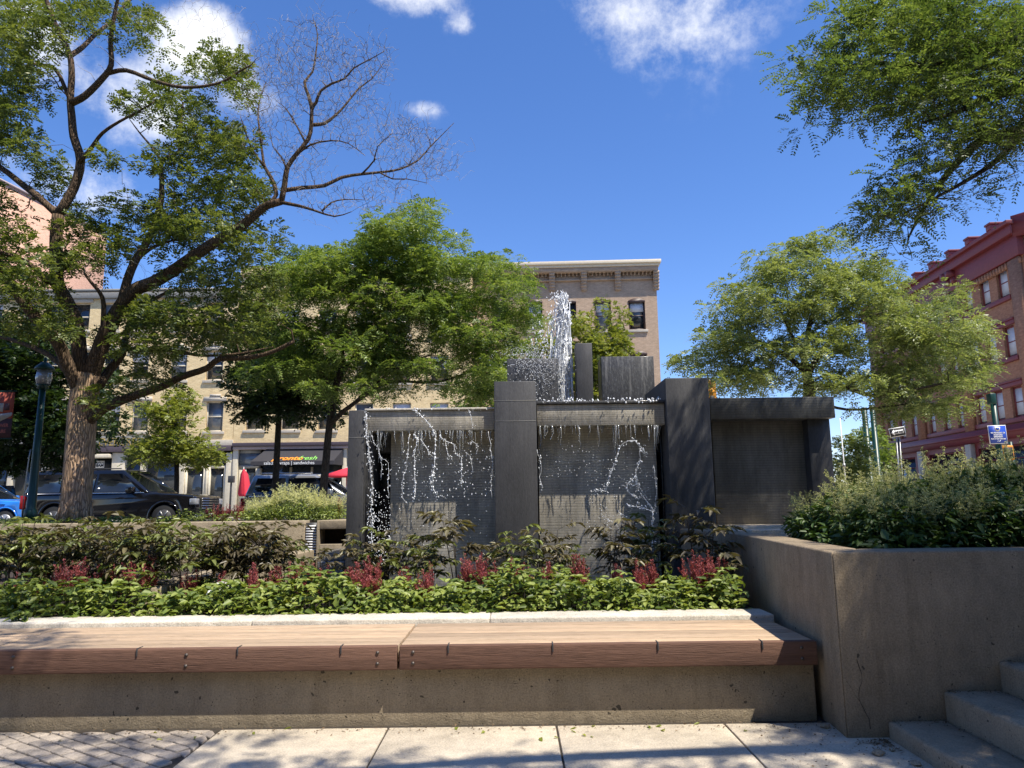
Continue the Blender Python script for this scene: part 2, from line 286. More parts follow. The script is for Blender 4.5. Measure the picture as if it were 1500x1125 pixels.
# ------------------------------------------------------------------ mesh helpers
def tag(o, label=None, cat=None, group=None, kind=None):
    if label: o['label'] = label
    if cat: o['category'] = cat
    if group: o['group'] = group
    if kind: o['kind'] = kind
    return o
def empty(name, loc, label, cat, group=None, rz=0):
    o = bpy.data.objects.new(name, None); COL.objects.link(o); o.location = tuple(float(v) for v in loc); o.rotation_euler = (0, 0, rz)
    o.empty_display_size = .2
    return tag(o, label, cat, group)
class MB:
    def __init__(s): s.V = []; s.Fq = []; s.Ft = []; s.Fn = []; s.n = 0
    def add(s, v, f, mi=0):
        v = np.asarray(v, float); s.V.append(v)
        for q in f: s.Fn.append((tuple(i+s.n for i in q), mi))
        s.n += len(v)
    def addq(s, v, q, mi=0):                        # numpy quads
        s.V.append(np.asarray(v, float)); s.Fq.append((np.asarray(q)+s.n, mi)); s.n += len(v)
    def box(s, x0, x1, y0, y1, z0, z1, mi=0):
        s.add([(x0,y0,z0),(x1,y0,z0),(x1,y1,z0),(x0,y1,z0),(x0,y0,z1),(x1,y0,z1),(x1,y1,z1),(x0,y1,z1)],
              [(0,3,2,1),(4,5,6,7),(0,1,5,4),(1,2,6,5),(2,3,7,6),(3,0,4,7)], mi)
    def hexa(s, bot, top, mi=0):
        n = len(bot); s.add(list(bot)+list(top), [tuple(range(n))[::-1], tuple(range(n, 2*n))]+[(i, (i+1) % n, n+(i+1) % n, n+i) for i in range(n)], mi)
    def tube(s, pts, rad, n=6, mi=0, cap=True):
        pts = np.asarray(pts, float); k = len(pts)
        rad = np.full(k, rad, float) if np.isscalar(rad) else np.asarray(rad, float)
        t = np.gradient(pts, axis=0); t /= np.linalg.norm(t, axis=1)[:, None]+1e-9
        a = np.array([1., 0, 0]) if abs(t[0][0]) < .8 else np.array([0, 1., 0])
        a = a-t[0]*np.dot(a, t[0]); a /= np.linalg.norm(a); ang = np.arange(n)*2*math.pi/n; V = []
        for i in range(k):
            a = a-t[i]*np.dot(a, t[i]); a /= np.linalg.norm(a)+1e-9; b = np.cross(t[i], a)
            V.append(pts[i]+rad[i]*(np.cos(ang)[:, None]*a+np.sin(ang)[:, None]*b))
        V = np.concatenate(V); i = np.arange(k-1)[:, None]*n; j = np.arange(n)[None]; j2 = (j+1) % n
        q = np.stack([i+j, i+j2, i+n+j2, i+n+j], -1).reshape(-1, 4); base = s.n; s.addq(V, q, mi)
        if cap:
            s.Fn.append((tuple(range(base, base+n))[::-1], mi)); s.Fn.append((tuple(range(base+(k-1)*n, base+k*n)), mi))
    def cyl(s, p0, p1, r0, r1=None, n=12, mi=0): s.tube([p0, p1], [r0, r0 if r1 is None else r1], n, mi)
    def lathe(s, c, prof, n=16, mi=0):
        c = np.asarray(c, float); ang = np.arange(n)*2*math.pi/n
        V = np.concatenate([np.stack([c[0]+r*np.cos(ang), c[1]+r*np.sin(ang), np.full(n, c[2]+z)], 1) for r, z in prof])
        i = np.arange(len(prof)-1)[:, None]*n; j = np.arange(n)[None]; j2 = (j+1) % n
        base = s.n; s.addq(V, np.stack([i+j, i+j2, i+n+j2, i+n+j], -1).reshape(-1, 4), mi)
        s.Fn.append((tuple(range(base, base+n))[::-1], mi)); s.Fn.append((tuple(range(base+(len(prof)-1)*n, base+len(prof)*n)), mi))
    def build(s, name, mats, parent=None, org=None, smooth=False, bevel=0, **tg):
        if not isinstance(mats, (list, tuple)): mats = [mats]
        V = np.concatenate(s.V) if s.V else np.zeros((0, 3))
        o0 = np.array(org) if org is not None else np.zeros(3)
        V = V-o0
        nq = sum(len(q) for q, _ in s.Fq)
        me = bpy.data.meshes.new(name)
        loops = []; starts = []; totals = []; mis = []; c = 0
        for q, mi in s.Fq:
            loops.append(q.reshape(-1)); k = len(q); starts.append(np.arange(k)*4+c); totals.append(np.full(k, 4)); mis.append(np.full(k, mi)); c += 4*k
        for f, mi in s.Fn:
            loops.append(np.array(f)); starts.append(np.array([c])); totals.append(np.array([len(f)])); mis.append(np.array([mi])); c += len(f)
        loops = np.concatenate(loops); starts = np.concatenate(starts); mis = np.concatenate(mis)
        me.vertices.add(len(V)); me.vertices.foreach_set('co', V.astype(np.float32).ravel())
        me.loops.add(len(loops)); me.loops.foreach_set('vertex_index', loops.astype(np.int32))
        me.polygons.add(len(starts)); me.polygons.foreach_set('loop_start', starts.astype(np.int32))
        me.polygons.foreach_set('material_index', mis.astype(np.int32))
        if smooth: me.polygons.foreach_set('use_smooth', np.ones(len(starts), bool))
        me.update(calc_edges=True); me.validate()
        for m in mats: me.materials.append(m)
        o = bpy.data.objects.new(name, me); COL.objects.link(o)
        if parent is not None: o.parent = parent
        elif org is not None: o.location = tuple(o0)
        if bevel:
            b = o.modifiers.new('bevel', 'BEVEL'); b.width = bevel; b.segments = 2; b.limit_method = 'ANGLE'; b.angle_limit = R(40)
        return tag(o, tg.get('label'), tg.get('cat'), tg.get('group'), tg.get('kind'))
def part(name, mb, mats, parent, **k):               # world-space mesh under an unrotated thing
    p = parent; org = np.zeros(3)
    while p is not None: org += np.array(p.location); p = p.parent
    return mb.build(name, mats, parent, org, **k)
def copy_tree(o, loc=None, rz=None, scale=None, parent=None):
    c = o.copy(); COL.objects.link(c); c.parent = parent
    if loc is not None: c.location = tuple(float(v) for v in loc)
    if rz is not None: c.rotation_euler = (0, 0, rz)
    if scale is not None: c.scale = (scale,)*3 if np.isscalar(scale) else scale
    for ch in o.children:
        copy_tree(ch, parent=c)
    return c
def unit(v): return v/(np.linalg.norm(v, axis=-1, keepdims=True)+1e-9)
def text(body, size, mat, parent, loc, rot=(R(90), 0, 0), name='lettering', align='CENTER', sx=1.0, shear=0, ext=.004, offset=0):
    cu = bpy.data.curves.new(name, 'FONT'); cu.body = body; cu.size = size; cu.align_x = align; cu.align_y = 'CENTER'; cu.extrude = ext; cu.shear = shear; cu.offset = offset
    t = bpy.data.objects.new(name, cu); COL.objects.link(t)
    me = bpy.data.meshes.new_from_object(t); COL.objects.unlink(t); bpy.data.objects.remove(t)
    o = bpy.data.objects.new(name, me); COL.objects.link(o); me.materials.clear(); me.materials.append(mat)
    o.parent = parent; o.location = loc; o.rotation_euler = rot; o.scale = (sx, 1, 1); return o

# ---- leaves
def leaf_diamond(mb, p, d, nrm, ln, w, mi=0):        # one quad per leaf
    d = unit(d); s = unit(np.cross(d, nrm)); ln = np.asarray(ln).reshape(-1, 1); w = np.asarray(w).reshape(-1, 1)
    V = np.stack([p, p+d*ln*.45+s*w/2, p+d*ln, p+d*ln*.45-s*w/2], 1).reshape(-1, 3)
    mb.addq(V, np.arange(len(V)).reshape(-1, 4), mi)
def leaf_full(mb, p, d, nrm, ln, w, mi=0, fold=.18, droop=.22):     # folded pointed oval, two quads a leaf
    d = unit(d); s = unit(np.cross(d, nrm)); n2 = unit(np.cross(s, d)); ln = np.asarray(ln).reshape(-1, 1); w = np.asarray(w).reshape(-1, 1)
    lift = n2*w*fold
    a = p+d*ln*.28+s*w*.46+lift; b = p+d*ln*.66+s*w*.36+lift*.6-n2*ln*droop*.35; tip = p+d*ln-n2*ln*droop
    a2 = p+d*ln*.28-s*w*.46+lift; b2 = p+d*ln*.66-s*w*.36+lift*.6-n2*ln*droop*.35
    V = np.stack([p, a, b, tip, b2, a2], 1).reshape(-1, 3); i = np.arange(len(p))[:, None]*6
    mb.addq(V, np.concatenate([i+np.array([[0, 1, 2, 3]]), i+np.array([[0, 3, 4, 5]])]), mi)
def rnd(n): return unit(rng.normal(size=(n, 3)))
def sprays(mb, p, d, ln, K=5, lw=.022, ll=.05, droop=.35, mi=0, full=False):   # pinnate compound leaves
    n = len(p); d = unit(d); up = np.tile([0, 0, 1.], (n, 1))+rng.normal(size=(n, 3))*.35
    s = unit(np.cross(d, up)); nn = unit(np.cross(s, d)); ln = np.asarray(ln).reshape(-1, 1)
    for k in range(K):
        t = (k+.6)/K
        c = p+d*ln*t-np.array([0, 0, 1.])*ln*droop*t*t
        for sg in (-1, 1):
            dd = unit(d*.55+s*sg*.85-np.array([0, 0, 1])*.15*t+rng.normal(size=(n, 3))*.12)
            l = ll*(1-.35*abs(t-.5)*1.2)*rng.uniform(.8, 1.2, n)
            (leaf_full if full else leaf_diamond)(mb, c, dd, nn+rng.normal(size=(n, 3))*.25, l, lw*rng.uniform(.8, 1.2, n), mi)

# ---- trees: a traced skeleton, then limbs grown to every leaf clump
class Tree:
    def __init__(s): s.pos = []; s.rad = []; s.mb = MB()
    def path(s, pts, r0, r1, n=8, sub=3, jit=.0, pw=1.0):
        pts = np.asarray(pts, float); k = len(pts)
        if k > 2 and sub > 1:                          # catmull-rom
            out = []; q = np.vstack([2*pts[0]-pts[1], pts, 2*pts[-1]-pts[-2]])
            for i in range(k-1):
                a, b, c, d = q[i:i+4]
                for j in range(sub):
                    t = j/sub; out.append(.5*((2*b)+(c-a)*t+(2*a-5*b+4*c-d)*t*t+(3*b-a-3*c+d)*t**3))
            out.append(pts[-1]); pts = np.array(out)
        if jit: pts[1:-1] += rng.normal(size=pts[1:-1].shape)*jit
        r = r0+(r1-r0)*np.linspace(0, 1, len(pts))**pw
        s.mb.tube(pts, r, n); s.pos += list(pts[1:]); s.rad += list(r[1:]); return pts
    def grow(s, targets, rmin=.004, bow=.12, mb=None, k=.016, rmax=.07):
        mb = mb or s.mb; T = np.asarray(targets)
        A = np.array(s.pos); dist = np.array([np.min(np.linalg.norm(A-t, axis=1)) for t in T])
        for i in np.argsort(dist):
            t = T[i]; A = np.array(s.pos); dd = np.linalg.norm(A-t, axis=1)+np.maximum(0, A[:, 2]-t[2]+.1)*.6
            j = int(np.argmin(dd)); a = A[j]; ln = np.linalg.norm(t-a)
            if ln < .05: continue
            r0 = min(s.rad[j]*.7, .006+k*ln, rmax); m = 5 if ln > .6 else 3
            u = np.linspace(0, 1, m+1)[:, None]; pts = a+(t-a)*u; pts[:, 2] += (np.sin(u[:, 0]*math.pi)*bow*ln)
            pts[1:-1] += rng.normal(size=pts[1:-1].shape)*ln*.06
            mb.tube(pts, np.linspace(r0, rmin, m+1), 5 if r0 > .02 else 4, cap=False)
            s.pos += list(pts[1:]); s.rad += list(np.linspace(r0, rmin, m+1)[1:])
def clump_targets(ells, Y0, dY, area, zmin=None):
    out = []
    for e in ells:
        cx, cy, rx, ry = e[:4]; yo = e[4] if len(e) > 4 else 0
        for _ in range(max(1, int(math.pi*rx*ry/area))):
            while True:
                u = rng.uniform(-1, 1, 3)
                if .15 < u@u < 1: break
            p = P(cx+u[0]*rx, cy+u[1]*ry, Y0+yo+u[2]*dY)
            if zmin is None or p[2] > zmin: out.append(p)
    return out
def clump_leaves(mb, targets, n, rx, rz, ln, K=4, lw=.02, ll=.05, droop=.35, mi=0, full=False):
    T = np.asarray(targets); m = len(T); c = np.repeat(T, n, 0)
    u = rnd(m*n); rr = rng.uniform(.25, 1, (m*n, 1))**.6
    off = u*rr*np.array([rx, rx, rz]); sz = np.repeat(rng.uniform(.7, 1.25, (m, 1)), n, 0)
    p = c+off*sz; d = unit(u*np.array([1, 1, .35])+rng.normal(size=(m*n, 3))*.35+np.array([0, 0, .08]))
    sprays(mb, p, d, ln*rng.uniform(.7, 1.2, m*n), K, lw, ll, droop, mi, full)
#==BODY==
# ================================================================== GROUND, PAVEMENT
mb = MB(); mb.box(-600, 600, -300, 900, -.30, -.06); mb.build('ground', M['ground'], kind='structure')
mb = MB(); mb.box(-160, 160, 16.0, 420, -.2, .66); mb.build('road', M['road'], kind='structure')
mb = MB(); mb.box(-160, 160, 31.5, 60, .5, .80); mb.build('sidewalk', M['walk'], kind='structure', bevel=.02)
mb = MB(); mb.box(-160, 160, 15.4, 17.2, -.2, .80); mb.build('sidewalk', M['walk'], kind='structure', bevel=.02)
# concrete slabs with open joints, over a dirt bed
mb = MB(); mb.box(-14, 14, -12, 5.3, -.05, -.012); mb.build('joint_bed', M['joint'], kind='structure')
mb = MB(); xs = [-1.945+1.105*i for i in range(0, 11)]
for a, b in zip(xs[:-1], xs[1:]):
    for y0, y1 in ((3.2, 5.02), (1.2, 3.185), (-.8, 1.185), (-2.8, -.815)):
        mb.box(a+.006, b-.006, y0, y1, -.1, 0)
mb.build('pavement', M['slab'], kind='structure', bevel=.006)
# small stone pavers laid at an angle
mb = MB(); an = R(-33); ca, sa = math.cos(an), math.sin(an)
for i in range(-88, 88):
    for j in range(-73, 73):
        w, h = .14, .098
        u, v = (i+(.5 if j % 2 else 0))*w, j*h
        x, y = -5.2+u*ca-v*sa, 3.2+u*sa+v*ca
        if not (-9 < x < -1.95 and 0.8 < y < 5.05): continue
        g = .006; z = rng.uniform(-.006, .002); cr = []
        for su, sv in ((-1, -1), (1, -1), (1, 1), (-1, 1)):
            uu, vv = u+su*(w/2-g), v+sv*(h/2-g)
            cr.append((min(-5.2+uu*ca-vv*sa, -1.957), min(3.2+uu*sa+vv*ca, 5.03)))
        mb.hexa([(a, b, -.05) for a, b in cr], [(a, b, z) for a, b in cr])
mb.build('paving_stones', M['paver'], kind='structure', bevel=.006)
# dry debris along the wall foot
mb = MB(); n = 1100
x = rng.uniform(-6, 3.6, n); y = 5.03-np.abs(rng.normal(size=n))*.07
k = x > 2.03; y[k] = 4.66-np.abs(rng.normal(size=k.sum()))*.09
k2 = rng.random(n) < .22; x[k2] = rng.uniform(1.5, 2.4, k2.sum()); y[k2] = rng.uniform(3.8, 5.0, k2.sum())
k = (x > 2.03) & (y > 4.66); y[k] = 4.6; x = np.where((x > 2.24), 2.24-abs(rng.normal(size=n))*.05, x)
p = np.stack([x, y, np.full(n, .004)+rng.random(n)*.005], 1)
leaf_diamond(mb, p, rnd(n)*[1, 1, .15], np.array([0, 0, 1])+rng.normal(size=(n, 3))*.4, rng.uniform(.008, .028, n), rng.uniform(.004, .012, n), 0)
n2 = 26; mb2 = MB()
p = np.stack([rng.uniform(-4, 1.8, n2), rng.uniform(4.7, 5.02, n2), np.full(n2, .008)], 1)
leaf_full(mb, p, rnd(n2)*[1, 1, .1], np.array([0, 0, 1])+rng.normal(size=(n2, 3))*.3, rng.uniform(.03, .06, n2), rng.uniform(.015, .03, n2), 1)
mb.build('leaf_litter', [plain('dry_litter', (.13, .085, .045), .9, scale=50, var=.6), M['leaf_yel']], label='dry leaf crumbs along the foot of the bench wall', cat='leaf litter', kind='stuff')
def stone(name, c, r, label, mat='step'):
    bm = bmesh.new(); bmesh.ops.create_icosphere(bm, subdivisions=2, radius=r)
    for v in bm.verts: v.co *= 1+random.uniform(-.22, .22); v.co.z *= .62
    me = bpy.data.meshes.new(name); bm.to_mesh(me); bm.free(); me.materials.append(M[mat])
    o = bpy.data.objects.new(name, me); COL.objects.link(o); o.location = (c[0], c[1], c[2]+r*.4); tag(o, label, 'stone')
a = PZ(1287, 1106, 0); stone('stone', a, .035, 'dark lump of stone on the pavement near the first step')
a = PZ(1340, 1118, 0); stone('stone', PZ(1342, 1121, 0), .026, 'small grey pebble at the foot of the lowest step')
stone('stone', PZ(1209, 1066, 0), .03, 'tiny pale stone in the corner where bench wall meets tall wall')
stone('stone', PZ(1307, 1100, 0), .02, 'smallest dark pebble touching the first riser')

# ================================================================== BENCH WALL, BENCH, CURB
mb = MB(); mb.box(-9, 2.02, 5.10, 5.93, -.08, .355)
mb.build('low_concrete_wall', M['conc'], org=(-3, 5.1, 0), bevel=.012, label='low pitted concrete wall carrying the wooden bench', cat='wall')
mb = MB()
xs = [-9, -5.2, -2.1, -.2, 2.07]
for a, b in zip(xs[:-1], xs[1:]): mb.box(a+.001, b-.001, 5.94, 6.27, .0, .548)
mb.build('planter_curb', M['curb'], org=(-3, 6, 0), bevel=.014, label='pale concrete curb between the bench and the green bed', cat='curb')
mb = MB()                                            # steel brackets carrying the planks, under the seat
def bench(x0, x1, label):
    t = empty('wooden_bench', ((x0+x1)/2, 5.4, .36), label, 'bench', 'plank benches on the low wall')
    yb = 5.06; n = 6; w = (5.925-yb)/n
    for i in range(n):
        mb = MB(); mb.box(x0+.004, x1-.004, yb+i*w+.006, yb+(i+1)*w-.006, .40, .512+rng.uniform(-.001, .001))
        part('seat_plank', mb, M['wood'], t, bevel=.005)
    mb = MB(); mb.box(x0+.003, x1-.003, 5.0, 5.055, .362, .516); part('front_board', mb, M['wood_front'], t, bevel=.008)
    for x in np.arange(x0+.5, x1-.1, .7): mb = MB(); mb.box(x-.03, x+.03, 5.115, 5.92, .356, .398); part('bracket', mb, M['steel'], t)
    return t
b1 = bench(-.775, 2.015, 'right wooden plank bench, ending against the tall concrete wall')
b2 = bench(-3.59, -.785, 'left wooden plank bench, its joint near the middle of the picture')
b3 = bench(-6.4, -3.60, 'short visible end of the furthest left wooden bench')
def clip_(px, t):
    x = P(px, 945, 5.0)[0]
    mb = MB(); mb.box(x-.006, x+.003, 4.992, 4.999, .468, .517); mb.box(x-.006, x+.003, 4.992, 5.07, .518, .522); part('skate_stop', mb, M['greypl'], t, bevel=.002)
for px, t in ((657, b1), (810, b1), (964, b1), (1117, b1), (202, b2), (349, b2), (500, b2)): clip_(px, t)
M['bolt'] = plain('dull_bolt', (.10, .085, .075), .5, .6)
def bolts(px, t):
    x = P(px, 960, 5.0)[0]
    for z in (.405, .475):
        mb = MB(); mb.cyl((x, 4.9945, z), (x, 5.003, z), .011, n=12); mb.cyl((x, 4.9925, z), (x, 4.9945, z), .005, n=6); part('bolt', mb, M['bolt'], t)
for px, t in ((273, b2), (553, b2), (1175, b1), (605, b1), (20, b2)): bolts(px, t)

# ================================================================== TALL WALL ON THE RIGHT, STEPS
mb = MB()
A = (2.03, 4.70); B = (2.24, 7.25); C2 = (2.02, 8.9); th = .28
outer = [(12, 4.70), A, B, C2]; inner = [(12, 4.70+th), (A[0]+th+.02, 4.70+th), (B[0]+th+.02, B[1]+.02), (2.35, 8.9)]
for i in range(3):
    o0, o1, i1, i0 = outer[i], outer[i+1], inner[i+1], inner[i]
    mb.hexa([(*o0, -.1), (*i0, -.1), (*i1, -.1), (*o1, -.1)], [(*o0, 1.115), (*i0, 1.115), (*i1, 1.115), (*o1, 1.115)])
w_ = mb.build('tall_concrete_wall', M['conc_wall'], org=(2.03, 4.7, 0), bevel=.015, label='tall stained concrete planter wall rising beside the steps at right', cat='wall')
# thin crack lines and a spalled patch as shallow geometry
def crack(pts, w, mat, name='crack'):
    mb = MB(); q = [P(x, y, 4.697) for x, y in pts]; V = []; 
    for i, c in enumerate(q):
        ww = w*(.5+rng.random()); V += [c+[-ww, 0, 0], c+[ww, 0, 0]]
    mb.add(V, [(2*i, 2*i+1, 2*i+3, 2*i+2) for i in range(len(q)-1)])
    return mb.build(name, M[mat], w_, (2.03, 4.7, 0))
crack([(1255, 966), (1258, 976), (1262, 986), (1263, 998), (1259, 1008), (1258, 1018), (1259, 1026), (1263, 1034), (1268, 1044), (1273, 1053), (1275, 1068)], .0022, 'joint')
if 0: crack([(1349, 955), (1357, 963), (1366, 970), (1371, 977), (1374, 986), (1377, 994), (1376, 1004)], .003, 'joint')
crack([(1349, 953), (1345, 952), (1340, 956)], .0012, 'joint'); crack([(1240, 998), (1248, 1009), (1254, 1020), (1260, 1028)], .0012, 'joint')
for i in range(9):                                   # steps run out to the right, rising .17 each
    x0 = 2.28+.36*i; z = .10+.17*i if i < 7 else 1.12
    if i > 6: break
    mb = MB(); mb.box(x0, x0+.36 if i < 6 else 12, -1.5, 4.692, -.15 if i else -.2, z)
    mb.build('step', M['step'], org=(x0, 3, 0), bevel=.02, label=['lowest concrete step, its corner meeting the wall foot', 'second concrete step up from the pavement', 'third concrete step, upper one visible at the right edge', 'fourth concrete step just past the right edge', 'fifth concrete step past the right edge', 'sixth concrete step past the right edge', 'top landing of the concrete steps'][i], cat='step', group='concrete steps by the tall wall')
mb = MB()                                            # grit and dry leaves caught in the step corners
for i in range(4):
    x1 = 2.28+.36*(i+1); z = .10+.17*i; n = 170
    a = np.abs(rng.normal(size=n))*.05; al = rng.random(n) < .4
    x = np.where(al, x1-.004-rng.random(n)*.34, x1-.008-a); y = np.where(al, 4.686-a, rng.uniform(3.2, 4.68, n))
    p = np.stack([x, y, np.full(n, z+.004)+rng.random(n)*.004], 1)
    leaf_diamond(mb, p, rnd(n)*[1, 1, .15], np.array([0, 0, 1])+rng.normal(size=(n, 3))*.4, rng.uniform(.006, .026, n), rng.uniform(.004, .011, n), 0)
mb.build('leaf_litter', plain('step_litter', (.12, .085, .05), .9, scale=50, var=.6), label='grit and dry leaf bits caught in the corners of the steps', cat='leaf litter', kind='stuff')
mb = MB(); mb.hexa([(2.3, 4.98, .2), (12, 4.98, .2), (12, 8.8, .2), (2.4, 8.8, .2)], [(2.3, 4.98, 1.02), (12, 4.98, 1.02), (12, 8.8, 1.02), (2.4, 8.8, 1.02)]); mb.build('planter_soil', M['soil'], kind='structure')
mb = MB(); mb.box(2.36, 14, 8.55, 15.4, -.1, 1.10); mb.build('terrace', M['slab'], kind='structure', bevel=.01)
# planting bed, pool, back retaining wall, lawn
mb = MB(); mb.box(-12, 2.2, 6.272, 7.9, -.05, .47); mb.box(-12, -3.5, 7.905, 11.9, -.05, .52); mb.build('planter_soil', M['soil'], kind='structure')
mb = MB(); mb.box(-3.3, 2.3, 7.95, 14, .0, .30); mb.build('pool_water', M['water'], kind='structure')
mb = MB(); mb.hexa([(-3.52, 6.7, .0), (-3.24, 6.7, .0), (-3.24, 11.9, .0), (-3.52, 11.9, .0)], [(-3.52, 6.7, .73), (-3.24, 6.7, .73), (-3.24, 11.9, .73), (-3.52, 11.9, .73)])
mb.build('pool_edge_wall', M['conc'], org=(-3.4, 9, 0), bevel=.012, label='low concrete pool wall running back through the bronze plants', cat='wall')
mb = MB(); xw = P(448, 765, 12)[0]
mb.box(-14, xw, 11.95, 12.25, -.05, 1.20)
rw = mb.build('retaining_wall', M['conc'], org=(-8, 12, 0), bevel=.015, label='concrete retaining wall below the big tree, behind the bronze plants', cat='wall')
# vent housing with louvres beside the fountain
t = empty('vent_housing', (xw+.3, 12, .6), 'small concrete housing with louvred vent beside the left fountain pillar', 'vent')
x0, x1 = xw+.005, P(466, 770, 12)[0]
mb = MB(); mb.box(x0, x1, 12.0, 12.3, .3, 1.16); part('louvre_frame', mb, M['greypl'], t)
mb = MB()
for k in range(14): mb.box(x0+.01, x1-.02, 11.965, 11.995, .55+k*.042, .575+k*.042)
part('louvre', mb, M['white'], t)
mb = MB(); mb.box(x1+.002, x1+.05, 11.9, 12.3, .3, 1.2); mb.box(x1+.052, -2.2, 11.9, 13, 1.06, 1.2); mb.box(x1+.052, -2.2, 11.9, 13, .3, .82); part('surround', mb, M['conc'], t, bevel=.01)
mb = MB(); mb.box(x1+.052, -2.2, 12.6, 12.7, .82, 1.06); part('recess', mb, M['black'], t)
mb = MB(); mb.box(-40, -2.2, 12.26, 15.4, .0, 1.16)
mb.build('lawn_soil', M['soil'], kind='structure')

# ================================================================== FOUNTAIN
ft = empty('fountain', (1.0, 9.3, .2), 'dark slate fountain of square pillars, ribbed walls and spilling beams', 'fountain')
def fbox(name, x0, x1, y0, y1, z0, z1, mat, bev=.006, **k):
    mb = MB(); mb.box(x0, x1, y0, y1, z0, z1); return part(name, mb, M[mat], ft, bevel=bev, **k)
zb = .12
def X(px, py, Y): return P(px, py, Y)[0]
def Z(px, py, Y): return P(px, py, Y)[2]
fbox('pillar', X(510, 640, 9), X(533.5, 640, 9), 9.0, 9.16, zb, Z(520, 601, 9), 'slate')
fbox('pillar', X(724, 600, 8.95), X(785.5, 600, 8.95), 8.95, 9.6, zb, Z(755, 558.5, 8.95), 'slate')
fbox('pillar', X(974.5, 560, 8.95), X(1037.5, 560, 8.95), 8.95, 10.35, zb, Z(1005, 553.5, 8.95), 'slate')
def tapered(name, p0, p1, Y0, Y1, mat, **k):
    (xa, za), (xb, zc) = p0, p1
yb0 = 9.06
fbox('spill_beam', X(534, 615, yb0)+.003, X(724, 615, yb0), yb0, 9.5, Z(630, 630.5, yb0), Z(630, 601.5, yb0), 'beam')
fbox('beam_lip', X(534, 615, yb0)+.003, X(724, 615, yb0), yb0-.03, 9.5, Z(630, 601, yb0), Z(630, 598, yb0), 'curb')  # pale strip paints the sunlit top edge of the beam
fbox('spill_beam', X(786, 600, yb0)+.003, X(973, 600, yb0), yb0, 9.5, Z(880, 623, yb0), Z(880, 592, yb0), 'beam')
fbox('beam_lip', X(786, 600, yb0)+.003, X(973, 600, yb0), yb0-.03, 9.5, Z(880, 591.5, yb0), Z(880, 587.5, yb0), 'wetslate')
fbox('wall_panel', X(572, 700, 9.36), X(727, 700, 9.36), 9.36, 9.499, zb, Z(650, 627, 9.36), 'panel')
fbox('wall_panel', X(789, 700, 9.35), X(963, 700, 9.35), 9.35, 9.499, zb, Z(880, 618, 9.35), 'panel')
fbox('inner_wall', X(549, 700, 9.7), X(571, 700, 9.7), 9.7, 9.8, zb, Z(560, 640, 9.7), 'gap_shade')  # black slab stands in for the dark opening beside the panel
fbox('inner_wall', X(533.8, 640, 9.1), X(545, 640, 9.1), 9.165, 9.69, 1.45, Z(560, 625, 9.3), 'wetslate')
fbox('inner_wall', X(533.8, 640, 9.1)-.02, X(541, 640, 9.1), 9.165, 9.69, zb, 1.44, 'gap_shade')  # lower part blackened: the pillar's shadow painted as colour
fbox('inner_wall', X(963, 700, 9.6), X(975, 700, 9.2), 9.3, 9.7, zb, Z(880, 625, 9.6), 'gap_shade')
for py in (587, 617): z_ = Z(755, py, 8.95); fbox('joint_line', X(724, 600, 8.95)+.004, X(785.5, 600, 8.95)-.004, 8.9475, 8.952, z_, z_+.004, 'walk', 0)
fbox('joint_line', X(510, 640, 9)+.004, X(533.5, 640, 9)-.004, 8.9975, 9.002, 2.28, 2.284, 'walk', 0)
# top tray and the blocks standing on it
xt0, xt1 = X(534, 615, yb0)+.01, X(974, 600, yb0)
zt = Z(880, 589, 9.5)-.14
fbox('top_tray', xt0, xt1, 9.51, 12.2, zt-.5, zt, 'wetslate')
fbox('side_wall', xt0, xt0+.16, 9.81, 12.2, zb, zt-.505, 'slate'); fbox('side_wall', xt1-.16, xt1, 10.36, 12.2, zb, zt-.505, 'slate'); fbox('back_wall', xt0+.165, xt1-.165, 12.0, 12.2, zb, zt-.505, 'slate')
for (xa, xb, ya, Y, d, m) in ((743, 817.5, 525, 10.5, .5, 'wetslate'), (844.5, 868.5, 502.5, 10.5, .28, 'slate'), (881.5, 958.5, 522, 10.5, .45, 'wetslate')):
    fbox('block', X(xa, 550, Y), X(xb, 550, Y), Y, Y+d, zt+.003, Z((xa+xb)/2, ya, Y), m)
# dry block on the raised platform at right
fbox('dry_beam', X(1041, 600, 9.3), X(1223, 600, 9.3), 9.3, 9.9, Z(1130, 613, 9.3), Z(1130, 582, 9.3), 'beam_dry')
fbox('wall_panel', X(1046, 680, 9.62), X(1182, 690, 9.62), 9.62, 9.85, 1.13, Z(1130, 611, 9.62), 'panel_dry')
fbox('pillar', X(1183, 680, 9.55), X(1225, 680, 9.36), 9.45, 10.1, 1.11, Z(1200, 613.5, 9.55)-.004, 'slate')
fbox('side_wall', X(1223, 600, 9.3)-.2, X(1223, 600, 9.3)-.003, 10.105, 12, 1.11, Z(1130, 583, 9.3), 'slate')
fbox('back_wall', xt1+.01, X(1223, 600, 9.3)-.2, 11.8, 12, 1.11, Z(1130, 583, 9.3), 'slate'); fbox('roof_slab', xt1+.01, X(1223, 600, 9.3)-.2, 9.905, 11.79, Z(1130, 583, 9.3)-.12, Z(1130, 583, 9.3), 'slate')
mb = MB(); mb.box(2.06, 6.2, 9.0, 12.4, -.1, 1.13); mb.build('fountain_platform', M['slab'], org=(3, 9, 0), bevel=.01, label='raised concrete platform under the dry right block of the fountain', cat='platform')
# ribbed cascade block, left
mb = MB(); Yc = 10.4
xa, xb = X(468, 800, Yc), X(508, 800, Yc)
for k in range(6): mb.box(xa-.05*0, xb, Yc-.10*k, Yc+1.0, .78-.115*(k+1)+.0, .78-.115*k)
part('cascade', mb, slate('cascade_stone', (.16, .165, .17), ribs=True, wet=1.0), ft, bevel=.01)

